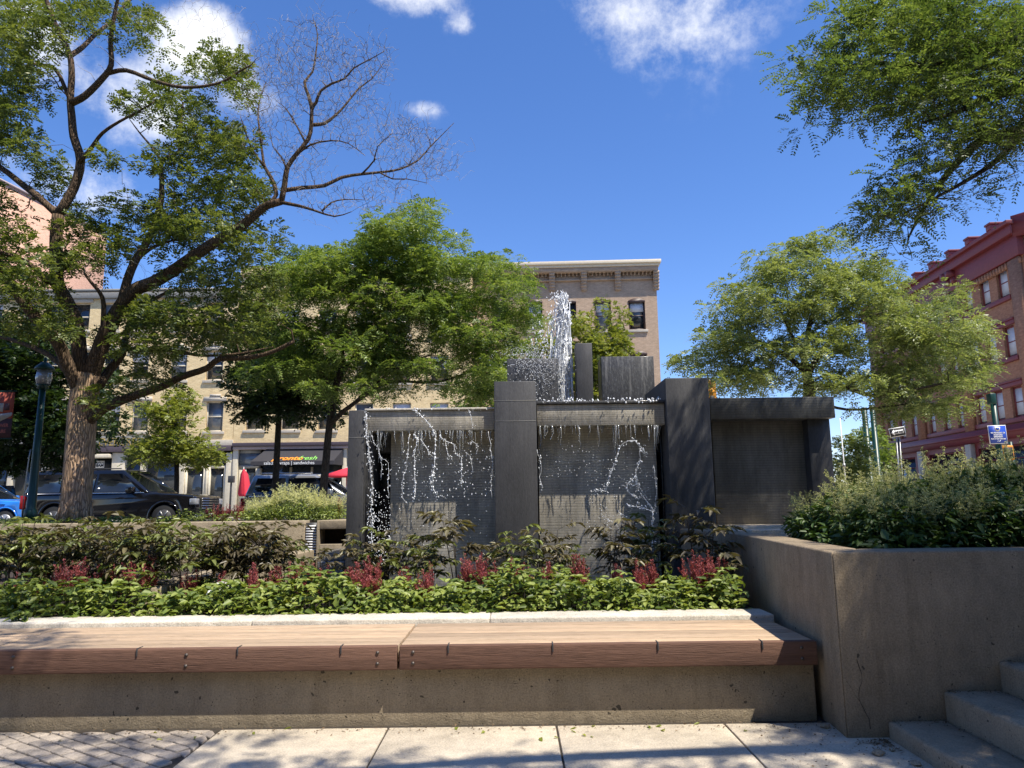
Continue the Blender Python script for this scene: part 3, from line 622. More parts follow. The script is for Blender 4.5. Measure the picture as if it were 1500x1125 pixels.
# ------------------------------------------------------------------ water
def blob_add(mb, c, r, st=None):                    # many small octahedral drops
    c = np.asarray(c); n = len(c); r = np.asarray(r).reshape(-1, 1)*np.ones((n, 1)); s = np.ones((n, 3)) if st is None else st
    o = np.array([[1, 0, 0], [0, 1, 0], [-1, 0, 0], [0, -1, 0]], float)
    mid = c[:, None]+o[None]*(r*1.0)[:, None]*s[:, None]; top = c+np.array([0, 0, 1.])*r*s[:, 2:3]; bot = c-np.array([0, 0, 1.])*r*s[:, 2:3]
    V = np.concatenate([mid, top[:, None], bot[:, None]], 1).reshape(-1, 3); i = np.arange(n)[:, None]*6
    b = mb.n
    q = []
    for k in range(4): q.append(np.concatenate([i+k, i+(k+1) % 4, i+4, i+4], 1)); q.append(np.concatenate([i+(k+1) % 4, i+k, i+5, i+5], 1))
    tri = np.concatenate(q)[:, :3]
    mb.V.append(V); mb.n += len(V); mb.T = getattr(mb, 'T', []); mb.T.append(tri+b)
def build_tri(mb, name, mat, parent=None, **tg):
    V = np.concatenate(mb.V); T = np.concatenate(mb.T); me = bpy.data.meshes.new(name)
    org = np.zeros(3); p = parent
    while p is not None: org += np.array(p.location); p = p.parent
    me.from_pydata((V-org).tolist(), [], T.tolist()); me.materials.append(mat)
    me.polygons.foreach_set('use_smooth', np.ones(len(T), bool))
    o = bpy.data.objects.new(name, me); COL.objects.link(o); o.parent = parent; return tag(o, tg.get('label'), tg.get('cat'), tg.get('group'), tg.get('kind'))
def chain(mb, crop, off, s, Y, dens=1.0, r=.010, spread=.012, tube=None):
    pts = np.array([P(off[0]+x/s, off[1]+y/s, Y) for x, y in crop])
    seg = np.linalg.norm(np.diff(pts, axis=0), axis=1); L_ = seg.sum(); n = int(L_/.013*dens)
    t = np.sort(rng.random(n))*L_; cum = np.concatenate([[0], np.cumsum(seg)])
    q = np.stack([np.interp(t, cum, pts[:, k]) for k in range(3)], 1)
    q += rng.normal(size=q.shape)*spread*(.5+1.3*np.sin(t*9+n)**2)[:, None]; rr = r*.78*rng.uniform(.2, 1.15, n)**1.6
    blob_add(mb, q, rr, np.stack([np.ones(n), np.ones(n), rng.uniform(1, 1.9, n)], 1))
    if tube is not None:
        m = max(4, int(L_/.05)); tt = np.linspace(0, L_, m); c = np.stack([np.interp(tt, cum, pts[:, k]) for k in range(3)], 1)
        c[1:-1] += rng.normal(size=c[1:-1].shape)*.006; tube.tube(c, rng.uniform(.0012, .0042, m)*(r/.01), 5)
mbw = MB(); tb = MB(); O1 = (490, 560); sc = 3.75; Yw = 8.98
for cr, dn, rr, sp in [
    ([(165,160),(172,260),(185,360),(197,450),(205,560),(205,700),(205,850),(205,960)], 1.9, .010, .014),
    ([(175,170),(180,300),(190,420),(200,520)], 1.2, .008, .015),
    ([(205,290),(220,340),(245,370),(255,420),(262,480),(255,540)], .9, .008, .01),
    ([(255,420),(290,430),(298,500),(292,560),(298,640)], .9, .009, .012),
    ([(415,285),(405,350),(398,430),(385,490),(372,560),(368,630),(400,665)], .9, .009, .008),
    ([(440,285),(455,320),(437,400),(440,480),(443,560),(440,620),(430,660)], 1.5, .012, .008),
    ([(540,260),(555,320),(550,400),(545,480),(535,540),(540,600)], 1.6, .013, .01),
    ([(545,490),(535,520),(530,560),(560,620)], 1.2, .012, .02),
    ([(470,310),(500,350),(520,390),(540,410)], 1, .009, .008),
    ([(575,290),(610,325),(655,340),(665,400),(700,410),(695,470),(700,560)], 1, .010, .012),
    ([(610,330),(620,380),(635,430)], 1, .010, .01), ([(735,330),(770,325),(790,350),(775,400)], 1.1, .008, .01),
    ([(720,385),(745,400),(755,460),(760,500)], .9, .008, .01), ([(845,270),(855,350),(865,430),(860,540),(865,640)], .8, .008, .012),
    ([(430,150),(480,180),(510,215),(545,265)], 1.6, .010, .012), ([(735,150),(750,190),(765,250)], 1.0, .007, .01)]:
    chain(mbw, cr, O1, sc, Yw, dn, rr, sp, tb)
O2 = (760, 560)
for cr, dn, rr, sp in [
    ([(480,600),(500,500),(530,450),(545,380),(560,345),(600,320),(640,320),(670,355),(700,400)], 1.6, .011, .012),
    ([(670,360),(665,430),(645,480),(640,520),(650,560),(665,600),(700,650),(740,700),(735,760),(730,850),(735,930)], 1.5, .011, .013),
    ([(640,520),(600,550),(590,580),(620,620),(660,640)], 2.0, .012, .018), ([(400,600),(440,590),(480,600)], 2.0, .010, .014),
    ([(600,680),(650,680),(690,690),(740,715)], 2.4, .013, .014), ([(740,460),(750,520),(755,600),(750,690)], .8, .007, .008),
    ([(100,370),(120,430),(118,520),(125,600)], .9, .009, .01), ([(545,710),(580,740),(640,740),(680,780)], .9, .008, .012),
    ([(450,720),(500,760),(540,780),(560,830),(600,900)], 1.6, .007, .05), ([(640,540),(680,600),(720,660)], 1.6, .005, .03), ([(560,880),(600,900),(640,930)], 2.0, .012, .03)]:
    chain(mbw, cr, O2, sc, Yw, dn, rr, sp, tb)
# ribbons of water hanging under the spill beams, of uneven length
def glassm_():
    m = Mat('clear_water'); m.col((.85, .88, .9)); m.set(.08, 0, .7); m.b.inputs['Transmission Weight'].default_value = .85; m.b.inputs['IOR'].default_value = 1.33; return m.m
rb = MB()
for xa_, xb_, py, n_ in ((537, 722, 631, 80), (789, 968, 623, 72)):
    for k in range(n_):
        px = rng.uniform(xa_, xb_); Yq = rng.uniform(9.03, 9.10); q = P(px, py, Yq); ln = rng.uniform(.04, .42)*(.4+.6*math.sin(px*.11)**2); r_ = rng.uniform(.0035, .0085)
        q2 = q+[rng.normal()*.01, 0, -ln*.5]; q3 = q+[rng.normal()*.015, 0, -ln]
        rb.tube([q+[0, 0, .004], q2, q3], [r_, r_*.7, r_*.6], 6)
rb.build('water_ribbons', glassm_(), label='clear ribbons of water hanging below the lit fountain beams', cat='water', kind='stuff', smooth=True)
# stray drops and fine spray in both bays
def stray(mb, n, x0, x1, y0, y1, Y, dY, r):
    q = np.array([P(rng.uniform(x0, x1), y0+(y1-y0)*rng.random()**.8, Y+rng.uniform(-dY, dY)) for _ in range(n)])
    blob_add(mb, q, r*rng.uniform(.3, 1, n), np.stack([np.ones(n), np.ones(n), rng.uniform(1, 2, n)], 1))
stray(mbw, 260, 580, 722, 640, 730, 9.05, .2, .0085); stray(mbw, 160, 585, 720, 720, 810, 9.1, .2, .006)
stray(mbw, 330, 538, 572, 720, 830, 9.0, .15, .008); stray(mbw, 160, 800, 960, 640, 700, 9.1, .2, .006); stray(mbw, 380, 860, 960, 690, 820, 9.1, .2, .006)
stray(mbw, 150, 786, 972, 583, 590, 9.1, .12, .014); stray(mbw, 60, 540, 720, 597, 601, 9.1, .1, .01)
build_tri(mbw, 'falling_water', M['foam'], label='white water drops falling in strings down the fountain walls', cat='water', kind='stuff')
tb.build('water_threads', M['foam'], label='thin threads of water hanging under the fountain beams', cat='water', kind='stuff', smooth=True)
# the jet
mbw = MB(); tb = MB(); b0 = np.array([X(832, 580, 10.75), 10.75, zt]); top = Z(822, 428, 10.75)
g = 9.81; vz0 = math.sqrt(2*g*(top-zt))
for i in range(520):
    vz = vz0*rng.uniform(.86, 1.0)*(1 if rng.random() < .75 else rng.uniform(.6, .9)); vx = rng.normal(-.03, .055); vy = rng.normal(0, .06)
    wind = rng.uniform(.0, 1.0)**4*-.9
    T = 2*vz/g; t0 = rng.uniform(0, .2)*T if i % 3 else 0; t = np.sort(t0+rng.random(26)*(T-t0))
    # shorter runs, with gaps
    a = rng.uniform(.15, .8); ln = rng.uniform(.12, .4); t = t[(t/T > a) & (t/T < a+ln)]
    if len(t) < 2: continue
    xx = b0[0]+vx*t+.5*wind*np.maximum(0, t-.28)**2*3.0; yy = b0[1]+vy*t; zz = b0[2]+vz*t-.5*g*t*t
    q = np.stack([xx, yy, zz], 1)+rng.normal(size=(len(t), 3))*.012; q = q[q[:, 2] > zt]
    if len(q) < 2: continue
    blob_add(mbw, q, rng.uniform(.003, .011, len(q)), np.stack([np.ones(len(q)), np.ones(len(q)), rng.uniform(1.5, 3.5, len(q))], 1))
    if rng.random() < .85 and len(q) > 3 and wind > -.22: tb.tube(q, rng.uniform(.003, .010, len(q)), 5)
n = 10000; u = rng.random(n)**.75                         # veil of fine drops, drifting left as it falls
zz = top-.05-u*(top-zt-.05); w = .05+.13*u; xx = b0[0]-.06-.62*u**3.2*rng.random(n)+rng.normal(size=n)*w*.42; yy = b0[1]+rng.normal(size=n)*w*.6
blob_add(mbw, np.stack([xx, yy, zz], 1), rng.uniform(.002, .0065, n), np.stack([np.ones(n), np.ones(n), rng.uniform(1, 2.8, n)], 1))
n = 650; q = np.array([P(x, y, 10.46) for x, y in zip(rng.normal(785, 22, n), 526+np.abs(rng.normal(size=n))*26-6)]); q = q[q[:, 2] > zt+.02]
blob_add(mbw, q, rng.uniform(.003, .008, len(q)))
n = 420; q = np.array([P(x, y, 10.55) for x, y in zip(rng.normal(778, 24, n), 522-np.abs(rng.normal(size=n))*9)])
blob_add(mbw, q, rng.uniform(.003, .007, n))
build_tri(mbw, 'water_jet', M['foam'], label='tall white jet of spray leaping above the fountain blocks', cat='water', kind='stuff')
tb.build('jet_threads', M['foam'], label='ragged strands of water inside the tall white jet', cat='water', kind='stuff', smooth=True)
mb = MB(); mb.cyl((b0[0], b0[1], zt), (b0[0], b0[1], zt+.06), .03, .02, 12); part('nozzle', mb, M['steel'], ft)
# foam on the pool surface
mb = MB(); n = 900
q = np.stack([rng.uniform(-3.2, 1.9, n), rng.uniform(8.3, 9.0, n), np.full(n, .305)], 1); blob_add(mb, q, rng.uniform(.006, .02, n), np.tile([1.5, 1.5, .3], (n, 1)))
build_tri(mb, 'pool_foam', M['foam'], label='foam specks on the pool water at the foot of the fountain', cat='foam', kind='stuff')
# ================================================================== BUILDINGS
def wall_open(mb, x0, x1, z0, z1, ops, y=0, rev=.22, mi=0):       # front wall with real openings and reveals
    xs = sorted({x0, x1, *[v for o in ops for v in o[:2]]}); zs = sorted({z0, z1, *[v for o in ops for v in o[2:4]]})
    xs = [v for v in xs if x0 <= v <= x1]; zs = [v for v in zs if z0 <= v <= z1]
    for a, b in zip(xs[:-1], xs[1:]):
        for c, d in zip(zs[:-1], zs[1:]):
            mx_, mz_ = (a+b)/2, (c+d)/2
            if any(o[0] < mx_ < o[1] and o[2] < mz_ < o[3] for o in ops): continue
            mb.add([(a, y, c), (b, y, c), (b, y, d), (a, y, d)], [(0, 1, 2, 3)], mi)
    for a, b, c, d in [o[:4] for o in ops]:
        r = y+rev
        mb.add([(a, y, c), (a, y, d), (a, r, d), (a, r, c)], [(0, 1, 2, 3)], mi); mb.add([(b, y, c), (b, r, c), (b, r, d), (b, y, d)], [(0, 1, 2, 3)], mi)
        mb.add([(a, y, d), (b, y, d), (b, r, d), (a, r, d)], [(0, 1, 2, 3)], mi); mb.add([(a, y, c), (a, r, c), (b, r, c), (b, y, c)], [(0, 1, 2, 3)], mi)
def window(par, a, b, c, d, fm, y=.10, rail=.5, fw=.07, blind=0, glass='pane', sill=None, head=None, curtain=False):
    w = MB()
    w.box(a, a+fw, y, y+.09, c, d); w.box(b-fw, b, y, y+.09, c, d); w.box(a+fw, b-fw, y, y+.09, d-fw, d); w.box(a+fw, b-fw, y, y+.09, c, c+fw)
    if rail: zr = c+(d-c)*rail; w.box(a+fw, b-fw, y+.01, y+.08, zr-.03, zr+.03)
    f = w.build('window', fm, par)
    g = MB(); g.box(a+fw*.6, b-fw*.6, y+.05, y+.07, c+fw*.6, d-fw*.6); g.build('pane', M[glass], f)
    if blind:
        g = MB(); g.box(a+fw, b-fw, y+.035, y+.048, d-fw-(d-c-2*fw)*blind, d-fw); g.build('blind', M['blind'], f)
    if curtain:
        g = MB()
        for k in range(9):
            xx = a+fw+(b-a-2*fw)*(k+.5)/9; g.box(xx-(b-a)*.035, xx+(b-a)*.035, y+.038, y+.048, c+fw, d-fw)
        g.build('curtain', M['blind'], f)
    if sill: g = MB(); g.box(a-.12, b+.12, -.10, y-.001, c-.16, c-.002); g.build('sill', M[sill], f, bevel=.01)
    if head: g = MB(); g.box(a-.16, b+.16, -.09, .05, d+.003, d+.26); g.box((a+b)/2-.3, (a+b)/2+.3, -.11, .05, d+.263, d+.40); g.build('lintel', M[head], f)
    return f
def frontage(name, loc, label, rz=0): return empty(name, loc, label, 'building', rz=rz)
def shell(par, x0, x1, z1, depth, mat, z0=.3, ydep=0, bk=None):      # sides, back and roof behind the front wall
    mb = MB(); y0 = .001
    mb.add([(x0, y0, z0), (x0, depth, z0), (x0, depth, z1), (x0, y0, z1)], [(0, 3, 2, 1)]); mb.add([(x1, y0, z0), (x1, depth, z0), (x1, depth, z1), (x1, y0, z1)], [(0, 1, 2, 3)])
    mb.add([(x0, depth, z0), (x1, depth, z0), (x1, depth, z1), (x0, depth, z1)], [(1, 0, 3, 2)])
    mb.build('side_wall', M[mat], par)
    mb = MB(); mb.box(x0+.25, x1-.25, .3, depth-.25, z1-.5, z1-.3); mb.build('roof', M['greyp'], par)
    mb = MB(); mb.box(x0+.3, x1-.3, .75, .8, z0, z1-.55); mb.build('interior', M['inside'], par)
YF = 40.0
def fx(px, py=640, Y=YF): return P(px, py, Y)[0]
def fz(px, py, Y=YF): return P(px, py, Y)[2]
# ---- yellow brick row, left half (fascia lettering) and right half (awning)
def yellow(name, pxl, pxr, top_py, wins, label, capmat, shop):
    bx = (fx(pxl)+fx(pxr))/2; t = frontage(name, (bx, YF, .8), label)
    x0, x1 = fx(pxl)-bx, fx(pxr)-bx; Zo = .8
    zt = fz((pxl+pxr)/2, top_py)-Zo; zs = fz((pxl+pxr)/2, 649)-Zo
    ops = []
    for (a, b, c, d, k) in wins: ops.append((fx(a, c)-bx, fx(b, c)-bx, fz((a+b)/2, d)-Zo, fz((a+b)/2, c)-Zo, k))
    ops = [o for o in ops if o[0] > x0+.1 and o[1] < x1-.1]
    mb = MB(); wall_open(mb, x0, x1, zs, zt, ops); mb.build('wall', M['brick_y'], t)
    for a, b, c, d, k in ops: window(t, a, b, c, d, M['cream'], sill='stone', head='stone' if k else None, glass='pane' if rng.random() < .6 else 'pane_sky', blind=float(rng.choice([0, 0, .35])))
    shell(t, x0, x1, zt, 11, 'brick_y', z0=-.5)
    mb = MB(); mb.box(x0-.02, x1+.02, -.16, .35, zt+.003, zt+.14); mb.build('coping', M[capmat], t)
    mb = MB(); mb.box(x0, x1, -.2, -.001, zt-.42, zt-.08); mb.build('cornice', M['greyp' if capmat == 'greyp' else 'brick_y'], t, bevel=.02)
    return t, x0, x1, zs, bx
wl = []
for rowt, rowb, k in ((588, 632, 1), (514, 557, 1), (444, 484, 1)):
    for a in (-20, 34, 70, 108, 152, 194, 250, 303): wl.append((a, a+25, rowt, rowb, k))
tL, x0, x1, zs, bx = yellow('yellow_brick_building', -80, 341, 428, wl, 'pale yellow brick building with gold lettering over its dark shopfront, behind the black SUV', 'greyp', 0)
Zo = .8
def lz(px, py): return fz(px, py)-Zo
def lx(px): return fx(px, 680)-bx
def lbox(t, name, a, b, ya, yb, pt, pb, mat, bev=0, sub=None):
    mb = MB(); mb.box(lx(a), lx(b), ya, yb, lz((a+b)/2, pb), lz((a+b)/2, pt)); return mb.build(name, M[mat], sub or t, bevel=bev)
fa = lbox(tL, 'fascia', -78, 228, -.12, .3, 640, 655, 'greyp', .01); lbox(tL, 'cornice_band', -78, 340, -.30, .3, 655.2, 663, 'dkmauve', .01)
lbox(tL, 'fascia', 228.5, 340, -.12, .3, 645, 655, 'stone', .01)
text('EVERGREEN', .62, M['gold'], tL, ((lx(146)+lx(214))/2, -.125, (lz(180, 648))), name='lettering', ext=.02, sx=.84)
lbox(tL, 'awning_roller', 22, 165, -.45, .1, 666.5, 672, 'cream', .03)
for a, b in ((-60, -52), (14, 22), (63, 72), (165, 184), (207, 214), (264, 272), (332, 340.5)): lbox(tL, 'pilaster', a, b, -.10, .4, 663.3, 748, 'cream', .01)
for a, b in ((-52, 14), (22, 63), (72, 165)): lbox(tL, 'shop_window', a, b, .16, .2, 673, 745, 'pane')
lbox(tL, 'shop_base', -52, 165, .05, .15, 735, 750, 'greyp')
for a, b in ((184, 207), (214, 264)): lbox(tL, 'shop_window', a, b, .16, .2, 664, 735, 'pane')
sg = lbox(tL, 'window_notice', 139, 151, .10, .13, 675, 685, 'white'); text('OPEN', .17, M['black'], tL, (lx(145), .09, lz(145, 677.8)), ext=.003); text('8AM', .22, M['black'], tL, (lx(145), .09, lz(145, 682)), ext=.003, offset=.008)
for a, b in ((272, 302), (306, 332)):
    lbox(tL, 'door_frame', a, a+3, -.02, .2, 682, 748, 'cream'); lbox(tL, 'door_frame', b-3, b, -.02, .2, 682, 748, 'cream'); lbox(tL, 'door_frame', a+3.1, b-3.1, -.02, .2, 682, 686, 'cream')
    lbox(tL, 'door', a+3.2, b-3.2, .1, .16, 686.3, 748, 'pane'); lbox(tL, 'transom', a, b, .1, .16, 667, 681.5, 'pane')
lbox(tL, 'door_frame', 302.2, 305.8, -.06, .2, 664, 748, 'cream')
lm = lbox(tL, 'wall_lamp', 86, 94, -.9, -.5, 664, 669.5, 'greypl')
# right half
wr = []
for rowt, rowb, k in ((590, 630, 0), (520, 560, 0), (452, 490, 0)):
    for a in (361, 412, 466, 520, 575, 630): wr.append((a, a+27, rowt, rowb, k))
tR, x0, x1, zs, bx = yellow('yellow_brick_building', 341.6, 690, 392, wr, 'taller yellow brick building with the black shop awning and white roof edge', 'white', 1)
lbox(tR, 'cornice_band', 341.8, 689, -.35, .3, 647.5, 652.5, 'dkmauve', .01); lbox(tR, 'fascia', 341.8, 689, -.22, .3, 652.7, 657, 'mauve', .01)
for a, b in ((341.8, 349), (502, 508), (560, 568), (620, 630)): lbox(tR, 'pilaster', a, b, -.12, .4, 657.2, 748, 'cream', .01)
lbox(tR, 'transom_window', 350, 380, .05, .12, 664, 681, 'pane_sky'); lbox(tR, 'fascia', 350, 380, .02, .3, 657.2, 663.8, 'greyp'); lbox(tR, 'fascia', 350, 380, .02, .3, 681.2, 686, 'greyp')
lbox(tR, 'door', 361, 375, .1, .16, 686.3, 748, 'pane'); lbox(tR, 'shop_wall', 350, 360.7, .05, .3, 686.3, 748, 'cream'); lbox(tR, 'pilaster', 375.3, 383, -.05, .3, 686.3, 748, 'cream')
lbox(tR, 'shop_window', 383.3, 501.5, .16, .2, 657.3, 745, 'pane')
for a in (424, 455): lbox(tR, 'mullion', a, a+3, .08, .15, 684, 740, 'cream')
lbox(tR, 'shop_window', 508.3, 689, .16, .2, 657.3, 745, 'pane')
aw = MB(); za, zb_, zc = lz(440, 656.5), lz(440, 677), lz(440, 682.5); xa, xb = lx(391), lx(499); xa2, xb2 = lx(378), lx(491)
aw.add([(xa, -.02, za), (xb+.2, -.02, za), (xb2+.2, -1.15, zb_), (xa2, -1.15, zb_)], [(0, 3, 2, 1)])
aw.add([(xa2, -1.15, zb_), (xb2+.2, -1.15, zb_), (xb2+.2, -1.15, zc), (xa2, -1.15, zc)], [(0, 3, 2, 1)])
aw.add([(xa, -.02, za), (xa2, -1.15, zb_), (xa2, -1.15, zc), (xa, -.02, zc)], [(0, 1, 2, 3)]); aw.add([(xb+.2, -.02, za), (xb+.2, -.02, zc), (xb2+.2, -1.15, zc), (xb2+.2, -1.15, zb_)], [(0, 1, 2, 3)])
av = aw.build('awning', M['awning'], tR)
sl = math.atan2(za-zb_, 1.13)
def on_awn(px, f, y=-.03): return (lx(px), -.02+(-1.13)*f-.035, za+(zb_-za)*f)
text('pronto', .56, M['orange'], av, on_awn(429, .80), rot=(sl, 0, 0), name='lettering', ext=.01, offset=.012, shear=.25, sx=1.02)
text('fresh', .56, M['lgreen'], av, on_awn(457.5, .80), rot=(sl, 0, 0), name='lettering', ext=.01, shear=.25, sx=.90)
text('salads | wraps | sandwiches', .25, M['white'], av, (lx(433), -1.17, (zb_+zc)/2+.0), name='lettering', ext=.004, sx=1.0)
# ---- brown brick corner building
YB = 42.0; pl, pr = 690.3, 962
bx = (fx(pl, 500, YB)+fx(pr, 500, YB))/2; tb_ = frontage('brown_brick_building', (bx, YB, .8), 'brown brick corner building with bracketed cornice and arched windows, behind the water jet', rz=R(-2.2))
def bxp(px, py=450): return fx(px, py, YB)-bx
def bzp(px, py): return fz(px, py, YB)-Zo
x0, x1 = bxp(pl), bxp(pr); zt = bzp(860, 392)
ops = []
for (t_, b_) in ((442, 484), (519, 562), (596, 640)):
    for a in (720, 770.5, 820, 870.5, 920): ops.append((bxp(a), bxp(a+24), bzp(a+10, b_), bzp(a+10, t_)))
mb = MB(); wall_open(mb, x0, x1, 0, zt, ops); mb.build('wall', M['brick_b'], tb_)
for i, (a, b, c, d) in enumerate(ops):
    f = window(tb_, a, b, c, d, M['window_brown'], fw=.09, sill='stone', curtain=(i in (1,)), glass='pane_sky' if i % 2 else 'pane', blind=.35 if i in (3, 4, 8) else 0)
    ar = MB(); n = 8; pts = []
    for k in range(n+1):
        u = -1+2*k/n; pts.append((((a+b)/2+u*(b-a)/2*1.04), d+.17*(1-u*u)))
    ar.hexa([(x, -.045, z) for x, z in pts]+[(b, -.045, d-.10), (a, -.045, d-.10)], [(x, .02, z) for x, z in pts]+[(b, .02, d-.10), (a, .02, d-.10)]); ar.build('arch', M['window_brown'], f)
shell(tb_, x0, x1, zt, 12, 'brick_b', z0=-.5)
mb = MB(); mb.box(x0-.02, x1+.25, -.62, 12, zt+.02, zt+.22); mb.box(x0, x1+.15, -.5, 11.9, zt-.13, zt+.018); mb.build('cornice', M['capst'], tb_, bevel=.02)
mb = MB(); mb.box(x0, x1+.08, -.42, .001, zt-.42, zt-.133); mb.build('cornice_band', M['brick_b'], tb_)
mb = MB(); mb.box(x0, x1+.03, -.14, .001, bzp(860, 412.2), bzp(860, 410)); mb.build('string_course', M['brick_b'], tb_)
nd = 48; zd0, zd1 = bzp(860, 405.5), zt-.423
for k in range(nd):
    xx = x0+(x1-x0)*(k+.5)/nd; mb = MB()
    mb.box(xx-.055, xx+.055, -.30, .001, zd0+.14, zd1); mb.box(xx-.04, xx+.04, -.17, .001, zd0, zd0+.137); mb.build('dentil', M['brick_b'], tb_)
for px in (715, 762, 808.5, 855, 904, 959.5):
    mb = MB(); xx = bxp(px, 410); h = zd1-bzp(px, 427)
    for k in range(6): mb.box(xx-.17, xx+.17, -.40+k*.055, .001, zd1-h*(k+1)/6+.04, zd1-h*k/6); mb.box(xx-.145, xx+.145, -.34+k*.05, .001, zd1-h*(k+1)/6, zd1-h*(k+1)/6+.037)
    mb.build('bracket', M['brick_b'], tb_)
# ---- salmon building with its bare side wall, high behind the row on the left
c = P(157, 345, 60); t = frontage('salmon_brick_building', (c[0], c[1], .8), 'tall salmon brick building rising behind the tree at far left', rz=R(81))
zt = c[2]-.8
mb = MB(); mb.box(-16, 0, 0, 12, -1, zt+0); mb.build('wall', M['brick_p'], t)
mb = MB(); mb.box(-16.1, .12, -.12, 12.1, zt+.003, zt+.16); mb.build('coping', M['mauve'], t)
# ---- red brick building on the right
AZ = R(4.4); rzr = -(math.pi/2+AZ)
def uz(px, py):                                      # local u (from the far corner) and height
    n = np.array([math.cos(AZ), -math.sin(AZ), 0]); d = ray(px, py); k = np.dot(np.array([28, 0, 0])-EYE, n)/np.dot(d, n); w = EYE+d*k
    return w[1]/math.cos(AZ), w[2]
UF = 64.6
org = np.array([28+UF*math.sin(AZ), UF*math.cos(AZ), .8])
tr = frontage('red_brick_building', org, 'red brick building with maroon trim and triple windows at the right edge', rz=rzr)
def U(u): return UF-u
W_ = UF-42.0; zt = 17.15-.8
ops = []; rows = ((13.95, 15.95), (10.1, 12.1), (6.3, 8.25))
bays = [(61.5, 62.7), (59.45, 60.5), (57.4, 58.4), (54.5, 55.5), (52.3, 53.35), (50.45, 51.4), (47.8, 48.85), (45.75, 46.85), (43.75, 44.9)]
for z0, z1 in rows:
    for a, b in bays: ops.append((U(b), U(a), z0-.8, z1-.8))
mb = MB(); wall_open(mb, 0, W_, 5.9-.8, zt, ops, rev=.3); mb.build('wall', M['brick_r'], tr)
shell(tr, 0, W_, zt, 14, 'brick_r', z0=-.5)
for i, (a, b, c, d) in enumerate(ops):
    f = window(tr, a, b, c, d, M['maroon'], y=.16, fw=.13, rail=.5, blind=[.68, .62, .96, .97, .97, .93][(i*5) % 6] if i < 9 else .97, glass='pane_sky')
for z0, z1 in rows:
    for j in range(3):
        bb = bays[3*j:3*j+3]; a, b = U(bb[0][1])-.25, U(bb[2][0])+.25
        mb = MB(); mb.box(a, b, -.14, .1, z0-.8-.30, z0-.8-.003); mb.build('sill', M['maroon'], tr, bevel=.02)
        mb = MB(); mb.box(a, b, -.10, .1, z1-.8+.003, z1-.8+.28); mb.box(a, b, -.16, .1, z1-.8+.283, z1-.8+.40); mb.build('lintel', M['maroon'], tr, bevel=.02)
for u in (63.9, 56.4, 49.6, 42.7):
    mb = MB(); mb.box(U(u)-.55, U(u)+.55, -.22, -.001, 5.9-.8, zt-1.2); mb.build('pilaster', M['brick_r'], tr)
mb = MB(); mb.box(-.1, W_+.1, -.35, .3, 5.1-.8, 5.9-.8-.003); mb.box(-.1, W_+.1, -.5, .3, 5.45-.8, 5.6-.8); mb.build('storefront_cornice', M['maroon'], tr)
mb = MB(); mb.box(-.2, W_+.2, -.85, .5, zt+.8, zt+1.05); mb.box(-.1, W_+.1, -.62, .5, zt+.2, zt+.797); mb.box(-.1, W_+.1, -.30, .4, zt-1.15, zt+.197); mb.build('cornice', M['maroon'], tr, bevel=.02)
k = 0
u = 1.0
while u < W_-.2:
    mb = MB(); mb.box(u-.26, u+.26, -.88, .2, zt+1.053, zt+1.36); mb.box(u-.33, u+.33, -.93, .24, zt+1.363, zt+1.5); mb.build('merlon', M['maroon'], tr, bevel=.02); u += 2.5
mb = MB(); mb.box(-.1, W_+.1, -.3, .3, zt+1.053, zt+1.2); mb.build('parapet', M['maroon'], tr)
for k in range(70):
    xx = .2+(W_-.4)*k/69; mb = MB(); mb.box(xx-.09, xx+.09, -.2, -.001, zt-1.6, zt-1.2); mb.build('dentil', M['brick_r'], tr)
for u in (56.9, 56.0, 49.9, 49.2):
    mb = MB(); mb.box(U(u)-.2, U(u)+.2, -.8, -.001, zt-.25, zt+.18); mb.box(U(u)-.18, U(u)+.18, -.5, -.001, zt-.7, zt-.253); mb.build('bracket', M['maroon'], tr)
mb = MB(); wall_open(mb, 0, W_, 0, 4.3, [(1.6, 6.3, .5, 3.9), (8.6, 13.4, .5, 3.9), (15.4, 20.4, .5, 3.9)], rev=.3); mb.build('shopfront_wall', M['maroon'], tr)
for a, b in ((1.6, 6.3), (8.6, 13.4), (15.4, 20.4)): window(tr, a, b, .5, 3.9, M['maroon'], y=.16, rail=.75, fw=.12)
for u in (56.9, 49.9): mb = MB(); mb.box(U(u)-.35, U(u)+.35, -.33, -.005, 0, 4.25); mb.build('stone_pier', M['stone'], tr, bevel=.02)
# chamfered near end of the same building
mb = MB(); q = [(W_+.001, 0), (W_+3.2, 2.6), (W_+3.2, 12), (W_+.001, 12)]
mb.hexa([(x, y, -.5) for x, y in q], [(x, y, zt) for x, y in q]); mb.build('corner_wall', brick('tan_brick', (.42, .22, .13), (.50, .29, .18), (.34, .26, .2)), tr)
mb = MB(); q = [(W_+.102, -.5), (W_+3.7, 2.3), (W_+3.7, 12.2), (W_+.102, 12.2)]; mb.hexa([(x, y, zt+.004) for x, y in q], [(x, y, zt+1.3) for x, y in q]); mb.build('corner_cornice', M['maroon'], tr)
